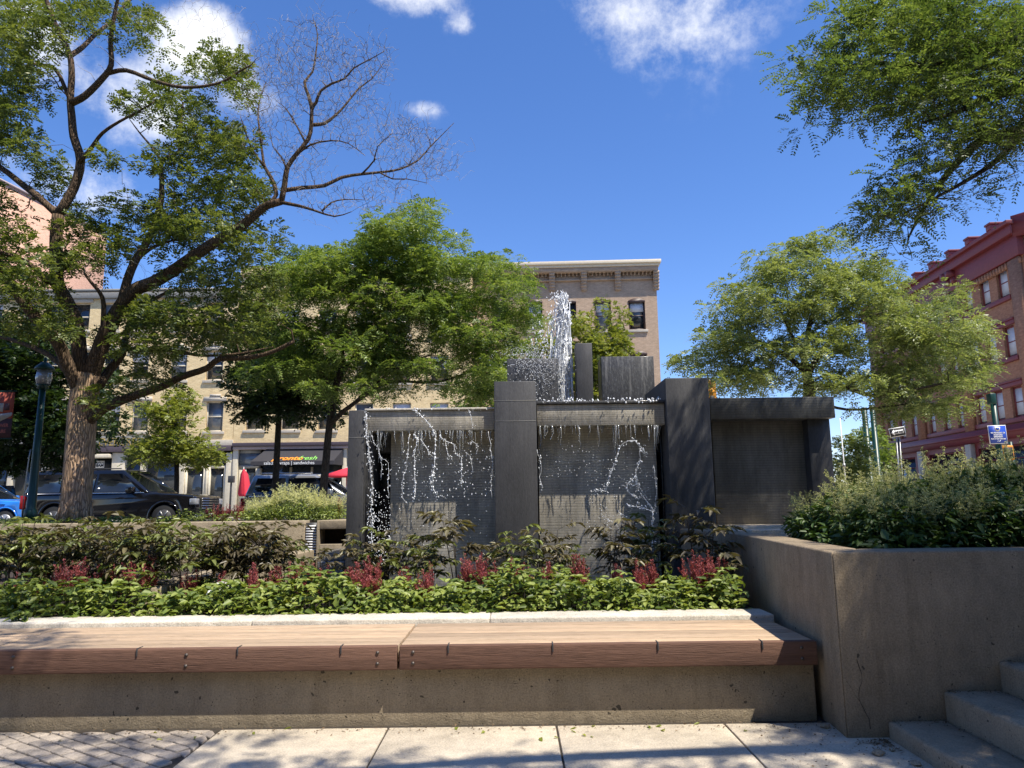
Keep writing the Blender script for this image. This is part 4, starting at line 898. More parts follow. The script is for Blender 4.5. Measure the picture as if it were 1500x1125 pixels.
# ================================================================== VEHICLES
def arc(cx, cz, r, a0, a1, n=9): return [(cx+r*math.cos(a0+(a1-a0)*k/n), cz+r*math.sin(a0+(a1-a0)*k/n)) for k in range(n+1)]
def make_suv(name, label, loc, paint, Ln=5.7, H=1.94, Wd=2.04, rz=0, hood=1.14, wr=.41, grille=True, fl=1.0):
    """local x forward, car centred on the origin, wheels on z=0"""
    t = empty(name, loc, label, 'car', rz=rz); h = Ln/2; w = Wd/2
    fwx, rwx = h-.98, -h+1.18; ra = wr+.09; base = .30
    sill_ = .32; belt = hood+.03
    # lower body silhouette with wheel arches, bulged in plan
    bot = [(-h+.04, .50), (-h+.10, sill_+.02)]
    bot += arc(rwx, wr, ra, math.pi*1.02, 0-.02, 10)+arc(fwx, wr, ra, math.pi*1.02, -.02, 10)
    bot += [(h-.14, sill_-.02), (h-.03, .46)]
    topp = [(h, .72), (h-.02, hood-.16), (h-.10, hood-.05), (h-.5, hood), (h-1.45, hood+.06), (h-1.5, belt+.02), (-h+.10, belt+.02), (-h+.01, belt-.1), (-h, .8)]
    prof = bot+topp
    def plan(x, z):                                  # half width
        u = abs(x)/h; k = w*(1-.10*max(0, (u-.72)/.28)**2.2); return k*(1-.035*max(0, (z-.75))/.5)
    mb = MB(); n = len(prof)
    V = []
    for s in (-1, 1):
        for (x, z) in prof: V.append((x, s*plan(x, z), z))
    mb.add(V, [tuple(range(n)), tuple(range(n, 2*n))[::-1]]+[(i, n+i, n+(i+1) % n, (i+1) % n) for i in range(n)])
    body = mb.build('body', M[paint], t, bevel=.05)
    # greenhouse
    xb0, xb1 = -h+.08, h-1.52; xt0, xt1 = -h+.30, h-2.55
    zb2, zt2 = belt+.015, H; wb, wt = w*.955, w*.80
    mb = MB()
    lo = [(xb0, -wb, zb2), (xb1, -wb*.97, zb2), (xb1, wb*.97, zb2), (xb0, wb, zb2)]
    hi = [(xt0, -wt, zt2), (xt1, -wt*.98, zt2), (xt1, wt*.98, zt2), (xt0, wt, zt2)]
    mb.hexa(lo, hi); mb.build('cabin', M[paint], t, bevel=.07)
    def pane(pts, s, nm, mat='carglass', off=.012):
        # pts in (x, f) with f height fraction, on the side plane
        mb = MB(); V = []
        for o in (0, 1):
            for x, f in pts:
                V.append((x, s*((wb+(wt-wb)*f)+off*(o+.2)), zb2+(zt2-zb2)*f))
        k = len(pts); mb.add(V, [tuple(range(k)), tuple(range(k, 2*k))[::-1]]+[(i, (i+1) % k, k+(i+1) % k, k+i) for i in range(k)]); return mb.build(nm, M[mat], t)
    f0, f1 = .07, .84
    def fx_(f): return xb1+(xt1-xb1)*f
    xs = [xb0+.22, xb0+1.25, xb0+2.35, xb1-.18]
    for s in (-1, 1):
        pane([(xs[0]+.02, f0), (xs[1]-.05, f0), (xs[1]-.05, f1), (xs[0]+.14, f1)], s, 'side_window')
        pane([(xs[1]+.05, f0), (xs[2]-.05, f0), (xs[2]-.05, f1), (xs[1]+.05, f1)], s, 'side_window')
        pane([(xs[2]+.05, f0), (fx_(f0)-.22, f0), (fx_(f1)-.14, f1), (xs[2]+.05, f1)], s, 'side_window')
        pane([(xs[0]-.06, .01), (xb1-.15, .01), (xb1-.17, .05), (xs[0]-.06, .05)], s, 'window_trim', 'chrome', .018)
        mb = MB(); mb.box(xs[1]-.005, xs[1]+.005, s*(w-.005)-.004, s*(w-.005)+.004, .55, belt-.05); mb.build('door_seam', M['black'], t)
        for xq in (xs[1]+.75, xs[2]+.75):
            mb = MB(); mb.box(xq, xq+.22, s*(w+.005)-.02, s*(w+.005)+.02, belt-.14, belt-.10); mb.build('door_handle', M['chrome' if paint == 'silverpaint' else paint], t, bevel=.01)
        mb = MB(); mb.box(xb1-.62, xb1-.40, s*(w+.13)-.13, s*(w+.13)+.13, belt+.02, belt+.22); mb.build('mirror', M[paint], t, bevel=.04)
        mb = MB(); mb.box(xt0+.2, xt1-.1, s*(wt-.12)-.02, s*(wt-.12)+.02, H+.03, H+.065); mb.build('roof_rail', M['chrome' if paint != 'blackpaint' else 'greypl'], t, bevel=.01)
        mb = MB(); mb.box(h-.20, h+.005, s*(w*.80)-.17, s*(w*.80)+.12, hood-.34, hood-.14); mb.build('headlight', M['lensw'], t, bevel=.03)
        mb = MB(); mb.box(-h-.012, -h+.12, s*(w*.88)-.09, s*(w*.88)+.08, belt-.45, belt-.02); mb.build('tail_light', M['lensr'], t, bevel=.03)
        for xw in (rwx, fwx):
            mb = MB(); mb.tube([(xw, s*(w-.27), wr), (xw, s*(w-.25), wr), (xw, s*(w-.04), wr), (xw, s*(w-.02), wr)], [wr-.03, wr, wr, wr-.03], 28); wh = mb.build('tyre', M['black'], t)
            mb = MB(); mb.cyl((xw, s*(w-.06), wr), (xw, s*(w-.012), wr), wr*.66, wr*.62, 20)
            mb.build('rim', M['greypl' if paint == 'blackpaint' else 'steel'], wh)
            mb = MB()
            for k in range(6):
                a = k*math.pi/3; mb.hexa([(xw+math.cos(a+e)*r, s*(w-.011), wr+math.sin(a+e)*r) for r, e in ((.06, -.3), (wr*.6, -.09), (wr*.6, .09), (.06, .3))], [(xw+math.cos(a+e)*r, s*(w+.004), wr+math.sin(a+e)*r) for r, e in ((.06, -.3), (wr*.6, -.09), (wr*.6, .09), (.06, .3))])
            mb.build('spokes', M['steel'], wh)
            mb = MB(); pr_ = arc(xw, wr, ra+.035, math.pi*1.0, 0, 14); pi_ = arc(xw, wr, ra-.01, math.pi*1.0, 0, 14); nn = len(pr_)
            V = [(x, s*(w+.012), z) for x, z in pr_]+[(x, s*(w+.012), z) for x, z in pi_]+[(x, s*(w-.15), z) for x, z in pr_]+[(x, s*(w-.15), z) for x, z in pi_]
            mb.add(V, [(i, i+1, nn+i+1, nn+i) for i in range(nn-1)]+[(nn+i, nn+i+1, 3*nn+i+1, 3*nn+i) for i in range(nn-1)]+[(i, 2*nn+i, 2*nn+i+1, i+1) for i in range(nn-1)]); mb.build('wheel_arch', M[paint], t)
    # windscreen and rear glass
    def endglass(x0, x1, nm):
        mb = MB(); o = .014 if x0 > 0 else -.014; V = []
        for k in (0, 1):
            for yy, f in ((-.86, .08), (.86, .08), (.80, .90), (-.80, .90)): V.append((x0+(x1-x0)*f+o*(k+.2), yy*(wb+(wt-wb)*f), zb2+(zt2-zb2)*f))
        mb.add(V, [(0, 1, 2, 3), (7, 6, 5, 4)]+[(i, (i+1) % 4, 4+(i+1) % 4, 4+i) for i in range(4)]); mb.build(nm, M['carglass' if nm != 'windscreen' or paint == 'silverpaint' else 'carglass'], t)
    endglass(xb1, xt1, 'windscreen'); endglass(xb0, xt0, 'rear_window')
    mb = MB(); mb.box(h-.03, h+.03, -.62, .62, .62, hood-.12); g = mb.build('grille', M['black'], t, bevel=.02)
    mb = MB()
    for k in range(5): mb.box(h+.03, h+.045, -.58, .58, .68+k*.08, .70+k*.08)
    mb.build('grille_bar', M['chrome'], g)
    mb = MB(); mb.box(h-.06, h+.06, -w*.86, w*.86, .36, .50); mb.build('bumper', M['chrome' if paint == 'blackpaint' else 'greypl'], t, bevel=.03)
    mb = MB(); mb.box(h+.062, h+.07, -.26, .26, .40, .52); mb.build('number_plate', M['white'], t)
    return t
Yk = 23.0; xk = (P(28, 740, Yk)[0]+P(288, 740, Yk)[0])/2
make_suv('parked_car', 'large glossy black SUV parked behind the tree trunk, facing right', (xk, Yk+1.0, .70), 'blackpaint', Ln=5.75, H=1.94, rz=R(-3))
make_suv('parked_car', 'bright blue SUV at the left edge behind the green lamp post', (P(-40, 740, 26.5)[0]-0, 27.4, .67), 'bluepaint', Ln=4.4, H=1.78, Wd=1.86, hood=1.04, wr=.36)
make_suv('parked_car', 'silver crossover car half hidden behind the pale yellow flowering shrub', (P(352, 740, 21.7)[0]+2.35, 22.6, .67), 'silverpaint', Ln=4.7, H=1.70, Wd=1.86, hood=1.0, wr=.35)

# ================================================================== STREET FURNITURE
# green lamp post with lantern
g = P(47, 752, 14.2); g = np.array([P(50, 700, 14.2)[0], 14.2, 1.16])
top = P(66, 545, 14.2)[2]; t = empty('street_lamp', g, 'dark green lamp post with a lantern left of the big tree trunk', 'street lamp')
mb = MB(); mb.tube([g, g+[0, 0, .25], g+[0, 0, .3], g+[0, 0, 1.2], (g[0], g[1], top-.35)], [.13, .12, .085, .075, .055], 14); part('pole', mb, M['green'], t, smooth=True)
mb = MB(); mb.lathe((g[0], g[1], top-.36), [(.05, 0), (.11, .03), (.09, .07), (.13, .10)], 14); part('collar', mb, M['green'], t, smooth=True)
mb = MB(); mb.lathe((g[0], g[1], top-.26), [(.12, 0), (.15, .14), (.13, .30)], 12); part('lantern_glass', mb, M['lensw'], t, smooth=True)
mb = MB(); mb.lathe((g[0], g[1], top+.04), [(.19, 0), (.17, .05), (.08, .14), (.03, .17), (.03, .24), (.008, .27)], 14); part('lantern_cap', mb, M['green'], t, smooth=True)
mb = MB(); mb.tube([g+[-.14, -.02, .0], g+[-.10, -.1, .5], g+[-.09, -.07, 1.3], (g[0]-.08, g[1]-.06, 2.6)], .012, 6); part('cable', mb, M['steel'], t)
# hanging banner on its own post, mostly out of the picture
Yb = 13.4; a, b = P(-16, 575, Yb), P(22, 575, Yb); zb1 = P(10, 641, Yb)[2]
pb = np.array([a[0]-.14, Yb, 1.16]); t = empty('banner_post', pb, 'green post at the left edge carrying a dark red square banner', 'post')
mb = MB(); mb.tube([pb, pb+[0, 0, .3], pb+[0, 0, 3.4]], [.09, .06, .05], 12); part('pole', mb, M['green'], t)
mb = MB(); mb.cyl((pb[0], Yb, a[2]+.02), (b[0]+.03, Yb, a[2]+.02), .011); mb.cyl((pb[0], Yb, zb1-.02), (b[0]+.03, Yb, zb1-.02), .011); part('banner_arm', mb, M['green'], t)
def brect(name, pts, mat, d): mb = MB(); mb.hexa([(*p, )[0:1]+(Yb-.004-d,)+(p[1],) for p in pts], [(p[0], Yb+.004-d, p[1]) for p in pts]); return mb
wB, hB = b[0]-a[0], a[2]-zb1
def bp(u, v): return (a[0]+u*wB, zb1+v*hB)
tbn = empty('banner', ((a[0]+b[0])/2, Yb, zb1), 'dark red HANOVER SQUARE banner with a grey fountain drawing at the left edge', 'banner')
def brec(name, uv, mat, d): mb = brect(name, [bp(*q) for q in uv], mat, d); return part(name, mb, M[mat], tbn)
brec('cloth', [(0, 0), (1, 0), (1, .42), (0, .42)], 'banner_d', 0); brec('cloth', [(0, .42), (1, .42), (1, 1), (0, 1)], 'banner_r', 0)
brec('emblem', [(.1, .46), (.5, .34), (.98, .48), (.98, .55), (.5, .52), (.1, .60)], 'banner_g', .009); brec('emblem', [(.3, .6), (.62, .56), (.62, .76), (.45, .76), (.45, .84), (.3, .84)], 'banner_g', .009)
brec('emblem', [(.66, .6), (.86, .6), (.86, .75), (.66, .75)], 'banner_d', .009)
text('HANOVER', .088, M['letter_r'], tbn, (.0, -.012, hB*.265), ext=.002, offset=.001, sx=.92); text('SQUARE', .088, M['letter_r'], tbn, (.0, -.012, hB*.135), ext=.002, offset=.001, sx=.92)
# ONE WAY sign
Yo = 13.5; c = P(1313.5, 633, Yo); t = empty('one_way_sign', (P(1318, 690, Yo)[0], Yo, 1.1), 'black and white ONE WAY sign tilted on a grey post above the shrubs', 'road sign')
mb = MB(); q0 = np.array(t.location); q1 = P(1316, 640, Yo-.0)
for dx in (-.03, .03): mb.hexa([(q0[0]+dx-.006, Yo+.01, 1.1), (q0[0]+dx+.006, Yo+.01, 1.1), (q0[0]+dx+.006, Yo+.05, 1.1), (q0[0]+dx-.006, Yo+.05, 1.1)], [(q1[0]+dx-.006, Yo+.01, q1[2]), (q1[0]+dx+.006, Yo+.01, q1[2]), (q1[0]+dx+.006, Yo+.05, q1[2]), (q1[0]+dx-.006, Yo+.05, q1[2])])
mb.hexa([(q0[0]-.03, Yo+.045, 1.1), (q0[0]+.03, Yo+.045, 1.1), (q0[0]+.03, Yo+.055, 1.1), (q0[0]-.03, Yo+.055, 1.1)], [(q1[0]-.03, Yo+.045, q1[2]), (q1[0]+.03, Yo+.045, q1[2]), (q1[0]+.03, Yo+.055, q1[2]), (q1[0]-.03, Yo+.055, q1[2])])
part('post', mb, M['steel'], t)
loc = np.array([P(1313.5, 633, Yo)[0]-q0[0], -.02, P(1313.5, 633, Yo)[2]-1.1]); tilt = -.15
def sboard(par, w, h, y, mat, name, ang, loc, r=0):
    mb = MB(); mb.box(-w/2, w/2, -.003, .003, -h/2, h/2); o = mb.build(name, mat, par); o.location = tuple(loc+np.array([0, y, 0])); o.rotation_euler = (0, ang, 0)
    if r:
        m = o.modifiers.new('b', 'BEVEL'); m.width = r; m.segments = 3; m.limit_method = 'ANGLE'
    return o
sboard(t, .30, .17, 0, M['white'], 'border', tilt, loc); sboard(t, .285, .152, -.008, M['black'], 'plate', tilt, loc)
mb = MB(); ar = [(-.135, 0), (-.075, .055), (-.075, .033), (.10, .033), (.10, -.033), (-.075, -.033), (-.075, -.055)]
mb.hexa([(x, -.002, z) for x, z in ar], [(x, .002, z) for x, z in ar]); o = mb.build('arrow', M['white'], t); o.location = tuple(loc+np.array([.01, -.015, 0])); o.rotation_euler = (0, tilt, 0)
o = text('ONE WAY', .062, M['black'], t, tuple(loc+np.array([.022, -.020, -.004])), rot=(R(90), tilt, 0), ext=.001, sx=.60, offset=.002); o.rotation_euler = (Matrix.Rotation(tilt, 3, 'Y') @ Matrix.Rotation(R(90), 3, 'X')).to_euler()
# green pole with blue notice
Yp = 12.6; xb_ = P(1461, 640, Yp)[0]; t = empty('green_pole', (xb_, Yp, 1.1), 'round green pole behind the blue notice at the right edge', 'pole')
mb = MB(); mb.cyl((xb_, Yp, 1.1), (xb_, Yp, P(1455, 578, Yp)[2]), .052, .047, 14); part('shaft', mb, M['green'], t, smooth=True)
mb = MB(); zc_ = P(1455, 578, Yp)[2]; mb.box(xb_-.075, xb_+.03, Yp-.06, Yp+.06, zc_-.17, zc_+.015); part('pole_box', mb, M['green'], t, bevel=.01)
t2 = empty('blue_notice', (P(1462.5, 637, Yp-.1)[0], Yp-.08, P(1462, 650, Yp)[2]), 'blue notice with white border, shield emblem and small white lines on the green pole', 'sign')
loc = np.array([0, 0, .155]); ang = -.02
sboard(t2, .315, .325, 0, M['white'], 'border', ang, loc); sboard(t2, .295, .305, -.008, M['blue'], 'plate', ang, loc)
mb = MB(); sh = [(-.045, .135), (.045, .135), (.05, .115), (.035, .07), (.02, .055), (-.02, .055), (-.035, .07), (-.05, .115)]
mb.hexa([(x, -.014, z) for x, z in sh], [(x, -.012, z) for x, z in sh]); o = mb.build('emblem', M['white'], t2); o.location = tuple(loc)
mb = MB(); sh = [(-.028, .12), (.028, .12), (.024, .085), (.0, .07), (-.024, .085)]; mb.hexa([(x, -.018, z) for x, z in sh], [(x, -.0155, z) for x, z in sh]); o = mb.build('emblem', M['blue'], t2); o.location = tuple(loc)
for k, (tx, z) in enumerate((('NO PERMANENT OR', .028), ('MONITORED', -.008), ('SUPERVISION', -.042), ('PLAY AT YOUR OWN RISK', -.078))):
    text(tx, .034 if k < 3 else .027, M['white'], t2, tuple(loc+np.array([0, -.013, z])), ext=.001, offset=.001, sx=.78)
mb = MB(); mb.tube([(-.03, -.014, -.125), (-.01, -.014, -.112), (.012, -.014, -.122), (.032, -.014, -.105)], .004, 5); o = mb.build('emblem', M['white'], t2); o.location = tuple(loc)
# orange signal head behind it, two green signal posts, thin white pole
Ys = 20; p = P(1473, 663, Ys); t = empty('traffic_signal', (p[0]+.2, Ys, .7), 'orange pedestrian signal head beside the green pole at right', 'traffic signal')
mb = MB(); mb.box(p[0]-.16, p[0]+.16, Ys-.12, Ys+.12, p[2]-.22, p[2]+.2); part('housing', mb, M['yellow'], t, bevel=.03)
mb = MB(); mb.box(p[0]-.12, p[0]+.12, Ys-.135, Ys-.122, p[2]-.16, p[2]+.14); part('lens', mb, M['black'], t)
mb = MB(); mb.cyl((p[0]+.2, Ys+.05, .7), (p[0]+.2, Ys+.05, p[2]+.3), .05, n=10); part('post', mb, M['green'], t)
for i, (px, pt, lb) in enumerate(((1269.5, 598, 'left one of the two green posts behind the shrubs, left of the ONE WAY sign'), (1281.5, 600, 'right one of the two green posts, nearest the ONE WAY sign'))):
    q = P(px, 640, 21+i); mb = MB(); mb.tube([(q[0], 21+i, .7), (q[0], 21+i, 1.0), (q[0], 21+i, 1.05), (q[0], 21+i, 4.3 if i else 4.1)], [.15, .14, .09, .075], 12)
    mb.build('signal_post', M['green'], org=(q[0], 21+i, .7), label=lb, cat='post', group='green posts behind the locust tree')
p = P(1041, 573, 24); t = empty('traffic_signal', (p[0], 24, .7), 'yellow traffic light just above the fountain\'s dry right beam', 'traffic signal')
mb = MB(); mb.box(p[0]-.17, p[0]+.17, 23.9, 24.1, p[2]-.4, p[2]+.35); part('housing', mb, M['yellow'], t, bevel=.03)
for k, m_ in enumerate(('lensr', 'yellow', 'black')):
    mb = MB(); mb.cyl((p[0], 23.895, p[2]+.22-.24*k), (p[0], 23.87, p[2]+.22-.24*k), .09, n=14); part('lens', mb, M[m_], t)
mb = MB(); mb.cyl((p[0], 24.15, .7), (p[0], 24.15, p[2]+.5), .06, n=10); part('post', mb, M['green'], t)
Yt = 11.0; q = P(1238, 700, Yt); t = empty('thin_pole', (q[0], Yt, 1.05), 'thin white metal pole rising from the shrubs beside the right fountain block', 'pole')
mb = MB(); mb.cyl((q[0], Yt, 1.05), (q[0], Yt, P(1235, 612, Yt)[2]), .011, .008, 8); part('rod', mb, M['white'], t)
for py in (682, 708): mb = MB(); z = P(1238, py, Yt)[2]; mb.cyl((q[0], Yt, z-.03), (q[0], Yt, z+.03), .022, n=8); part('collar', mb, M['steel'], t)
# patio umbrellas by the shop
def umbrella_closed(px, pt, pb_, Y, lb):
    q = P(px, pt, Y); zb_ = P(px, pb_, Y)[2]; t = empty('patio_umbrella', (q[0], Y, .8), lb, 'umbrella')
    mb = MB(); mb.cyl((q[0], Y, .8), (q[0], Y, q[2]+.1), .025, n=8); part('pole', mb, M['steel'], t)
    mb = MB(); n = 16; prof = [(.03, 0), (.17, -.25), (.24, -.7), (.32, -1.15), (.30, (zb_-q[2]))]; V = []
    for k, (r, z) in enumerate(prof):
        for j in range(n): rr = r*(1 if j % 2 else .55); a_ = j*2*math.pi/n; V.append((q[0]+rr*math.cos(a_)+.04*k, Y+rr*math.sin(a_), q[2]+z))
    mb.add(V, [(k*n+j, k*n+(j+1) % n, (k+1)*n+(j+1) % n, (k+1)*n+j) for k in range(len(prof)-1) for j in range(n)]); part('canopy', mb, M['red'], t)
umbrella_closed(357, 687, 727, 34, 'closed red patio umbrella standing left of the silver car')
q = P(508, 685, 33); t = empty('patio_umbrella', (q[0], 33, .8), 'open red patio umbrella, its left half showing beside the left fountain pillar', 'umbrella')
mb = MB(); mb.cyl((q[0], 33, .8), (q[0], 33, q[2]+.05), .025, n=8); part('pole', mb, M['steel'], t)
mb = MB(); n = 8; V = [(q[0], 33, q[2])]+[(q[0]+1.0*math.cos(j*math.pi/4+.2), 33+1.0*math.sin(j*math.pi/4+.2), q[2]-.33) for j in range(8)]+[(q[0]+1.0*math.cos(j*math.pi/4+.2), 33+1.0*math.sin(j*math.pi/4+.2), q[2]-.42) for j in range(8)]
mb.add(V, [(0, 1+j, 1+(j+1) % 8) for j in range(8)]+[(1+j, 9+j, 9+(j+1) % 8, 1+(j+1) % 8) for j in range(8)]); part('canopy', mb, M['red'], t)
q = P(338, 720, 33); t = empty('parking_meter', (q[0], 33, .8), 'slim dark meter post in front of the cream pilaster', 'parking meter')
mb = MB(); mb.cyl((q[0], 33, .8), (q[0], 33, P(338, 676, 33)[2]), .05, .04, 8); part('post', mb, M['greypl'], t)
mb = MB(); mb.box(q[0]-.13, q[0]+.13, 32.9, 33.1, P(338, 707, 33)[2], P(338, 697, 33)[2]); part('meter_head', mb, M['greypl'], t, bevel=.02)
# ================================================================== PLANTING
# green leafy carpet of the bed
def carpet(name, n, xf, yf, z0, hf, mat, ln, label, cat='ground cover', stems=True, wr_=.55):
    mb = MB(); x = xf(n); y = yf(n); hh = hf(x, y); u = rng.random(n)**.55; z = z0+hh*u
    p = np.stack([x, y, z], 1); d = rnd(n)*[1, 1, .35]+[0, -.25, .12]
    nn = np.array([0, -.25, 1.])+rng.normal(size=(n, 3))*.38; l = ln*rng.uniform(.6, 1.25, n)
    leaf_full(mb, p, d, nn, l, l*wr_*rng.uniform(.8, 1.2, n), 0)
    mats = [mat]
    if stems:
        k = rng.random(n) < .12; q = p[k]; m = len(q); sd_ = rnd(m)*[.04, .04, 0]
        a = q.copy(); a[:, 2] = z0; a += sd_; w = np.array([.0025, 0, 0])
        V = np.stack([a-w, a+w, q+w*.6, q-w*.6], 1).reshape(-1, 3); mb.addq(V, np.arange(len(V)).reshape(-1, 4), 1); mats.append(M['stem'])
    return mb.build(name, mats, label=label, cat=cat, kind='stuff')
def bumpy(x, y): return .27+.055*np.sin(x*3.1+1)+.04*np.sin(x*7.3+y*5)+.035*np.sin(x*13+2)-.03*np.clip((x-1.6)*3, 0, 1)
carpet('ground_cover', 9500, lambda n: rng.uniform(-6.2, 2.0, n), lambda n: 6.24+rng.random(n)**1.2*.95, .47, lambda x, y: bumpy(x, y)*np.clip((y-6.18)/.18, .25, 1), M['leaf_bed'], .080, 'bright green leafy carpet of plants behind the pale curb')
# larger three-lobed leaves rising from the carpet
mb = MB(); n = 520; x = rng.uniform(-5.8, 1.9, n); y = rng.uniform(6.28, 6.9, n)
p = np.stack([x, y, .47+bumpy(x, y)*rng.uniform(.8, 1.25, n)], 1)
for dx in (-.9, 0, .9):
    b = rnd(n)*[1, 1, .2]; 
    if dx == -.9: base = b
    ca = math.cos(dx); sa_ = math.sin(dx); d = np.stack([base[:, 0]*ca-base[:, 1]*sa_, base[:, 0]*sa_+base[:, 1]*ca, base[:, 2]+.15], 1)
    leaf_full(mb, p, d, np.array([0, -.3, 1.])+rng.normal(size=(n, 3))*.2, rng.uniform(.06, .10, n), rng.uniform(.028, .045, n), 0)
mb.build('lobed_leaves', M['leaf_bed'], label='larger lobed leaves standing above the green carpet', cat='ground cover', kind='stuff')
# a few leaves spilling over the curb at far left
mb = MB(); n = 30; c_ = P(30, 903, 6.05); p = c_+np.clip(rng.normal(size=(n, 3)), -1.5, 1.5)*[.045, .03, .03]
for q in p: mb.tube([c_, (c_+q)/2+[0, 0, .01], q], .002, 4)
leaf_full(mb, p, rnd(n)*[1, 1, .4]+[0, -.5, -.2], np.array([0, -.4, 1.])+rng.normal(size=(n, 3))*.3, rng.uniform(.05, .09, n), rng.uniform(.03, .05, n))
mb.build('trailing_plant', M['leaf_bed'], org=P(30, 912, 6.0), label='small trailing plant hanging over the curb at the far left', cat='plant')

# bronze-leaved tall perennials
def make_actaea(var, hgt=.82, leaves='leaf_act'):
    st = MB(); lf = MB(); r = np.random.default_rng(50+var)
    for s_ in range(r.integers(3, 6)):
        a = r.uniform(0, 6.28); lean = r.uniform(.03, .15); H = hgt*r.uniform(.72, 1.05)
        base = np.array([math.cos(a)*.05, math.sin(a)*.05, 0]); top = base+np.array([math.cos(a)*lean, math.sin(a)*lean, H])
        st.tube([base, (base+top)/2+[0, 0, .0], top], [.006, .005, .003], 5, cap=False)
        for k in range(6):
            f = .52+.48*k/5.; q = base+(top-base)*f; aa = a+k*2.4+r.uniform(-.4, .4); pl_ = r.uniform(.13, .22)*(1.15-.5*(f-.5)); up = .25+.5*(f-.5)
            d = np.array([math.cos(aa), math.sin(aa), up]); d /= np.linalg.norm(d); e = q+d*pl_; e2 = e+np.array([d[0], d[1], -.15])*pl_*.6
            st.tube([q, e, e2], [.0032, .002, .0012], 4, cap=False)
            m = 11; t = np.linspace(.35, 1.0, m); pts = np.where(t[:, None] < .6, q+(e-q)*(t[:, None]/.6), e+(e2-e)*((t[:, None]-.6)/.4))
            sd_ = np.where(np.arange(m) % 2 == 0, 1, -1)[:, None]*np.array([-d[1], d[0], 0])
            dd = sd_*.9+d*.55+r.normal(size=(m, 3))*.25; dd[:, 2] -= .1; dd[-1] = d*[1, 1, 0]-[0, 0, .25]
            leaf_full(lf, pts, dd, np.array([0, 0, 1.])+r.normal(size=(m, 3))*.22, r.uniform(.065, .11, m), r.uniform(.03, .052, m), 0, droop=.4)
    t = empty('bronze_leaf_plant', (0, 0, 0), 'x', 'plant')
    lf.build('foliage', M[leaves], t); st.build('stems', M['stem'], t); return t
protoA = [make_actaea(i, leaves='leaf_act' if i % 2 == 0 else 'leaf_actg') for i in range(5)]
used = set()
def place(protos, i, loc, rz, sc_, label, group):
    pr = protos[i]
    if id(pr) not in used: used.add(id(pr)); o = pr; o.location = tuple(float(v) for v in loc); o.rotation_euler = (0, 0, rz); o.scale = (sc_,)*3
    else: o = copy_tree(pr, loc, rz, sc_)
    o['label'] = label; o['group'] = group; return o
GA = 'bronze-leaved plants in the bed'
front = [(520, 790, 'bronze-leaved plant in front of the left fountain pillar'), (556, 778, 'bronze-leaved plant under the white falling water at left'), (600, 782, 'sparse bronze-leaved plant before the sunlit part of the left panel'),
         (632, 790, 'low bronze-leaved plant just left of the tallest one'), (677, 748, 'tallest bronze-leaved plant with pale tip, before the left panel'), (722, 792, 'low bronze-leaved plant left of the centre pillar'), (752, 776, 'bronze-leaved plant with lime green sprig before the centre pillar'),
         (800, 775, 'bronze-leaved plant just right of the centre pillar'), (836, 798, 'low bronze-leaved plant before the lit middle panel'), (882, 758, 'slender bronze-leaved plant reaching up before the middle panel'), (918, 790, 'low dark bronze-leaved plant below the looping water'), (962, 760, 'bronze-leaved plant left of the right fountain pillar'),
         (1028, 746, 'dark bronze-leaved plant with pale leaves before the right pillar'), (1066, 790, 'bronze-leaved plant beside the tall concrete wall'), (470, 798, 'bronze-leaved plant before the ribbed cascade stone')]
for i, (px, pt, lb) in enumerate(front):
    Y = 7.2+.25*((i*7) % 3); q = P(px, pt+14, Y); s_ = (q[2]-.47)/.74
    place(protoA, i % 5, (q[0], Y, .47), i*1.7, s_, lb, GA)
left = []; seen = set()
names = ['far left', 'left of the lamp post', 'below the lamp post', 'below the trunk', 'right of the trunk foot', 'below the SUV door', 'below the SUV wheel', 'below the SUV nose', 'below the red plumes', 'below the pale shrub']
for r_ in range(4):
    for c_ in range(11):
        px = -15+c_*42+(r_ % 2)*18+rng.uniform(-8, 8); Y = 7.1+r_*.85+rng.uniform(-.1, .1); left.append((px, Y, r_, c_))
for k, (px, Y, r_, c_) in enumerate(left):
    q = P(px, 800, Y); 
    if q[0] > -3.62 and Y > 7.3 or px > 452: continue
    s_ = (.92-.05*r_)*rng.uniform(.88, 1.12)*(1 if px < 330 else .9)
    row = ['front', 'second', 'third', 'back'][r_]; nm = names[min(9, int(max(0, px)//44))]
    lb = f'bronze-leaved plant, {row} row of left bed, {nm}'
    lb = lb+', right of a pair' if lb in seen else lb; seen.add(lb)
    place(protoA, (k*3+r_) % 5, (q[0], Y, .47 if Y < 7.9 else .52), k*2.1, s_, lb, GA)

for k, (px, Y, pt, lb) in enumerate(((305, 7.45, 790, 'short bronze-leaved plant over the near end of the low pool wall'), (345, 7.6, 782, 'bronze-leaved plant in front of the low pool wall, left one'), (385, 7.5, 790, 'bronze-leaved plant in front of the low pool wall, middle one'), (425, 7.65, 796, 'short bronze-leaved plant between pool wall and cascade'), (325, 7.75, 800, 'lowest bronze-leaved plant tucked against the pool wall end'), (368, 7.72, 776, 'taller bronze-leaved plant hiding the middle of the pool wall'))):
    q = P(px, pt, Y); place(protoA, k % 5, (q[0], Y, .47), k*1.9+1, max(.5, (q[2]-.47)/.78), lb, GA)
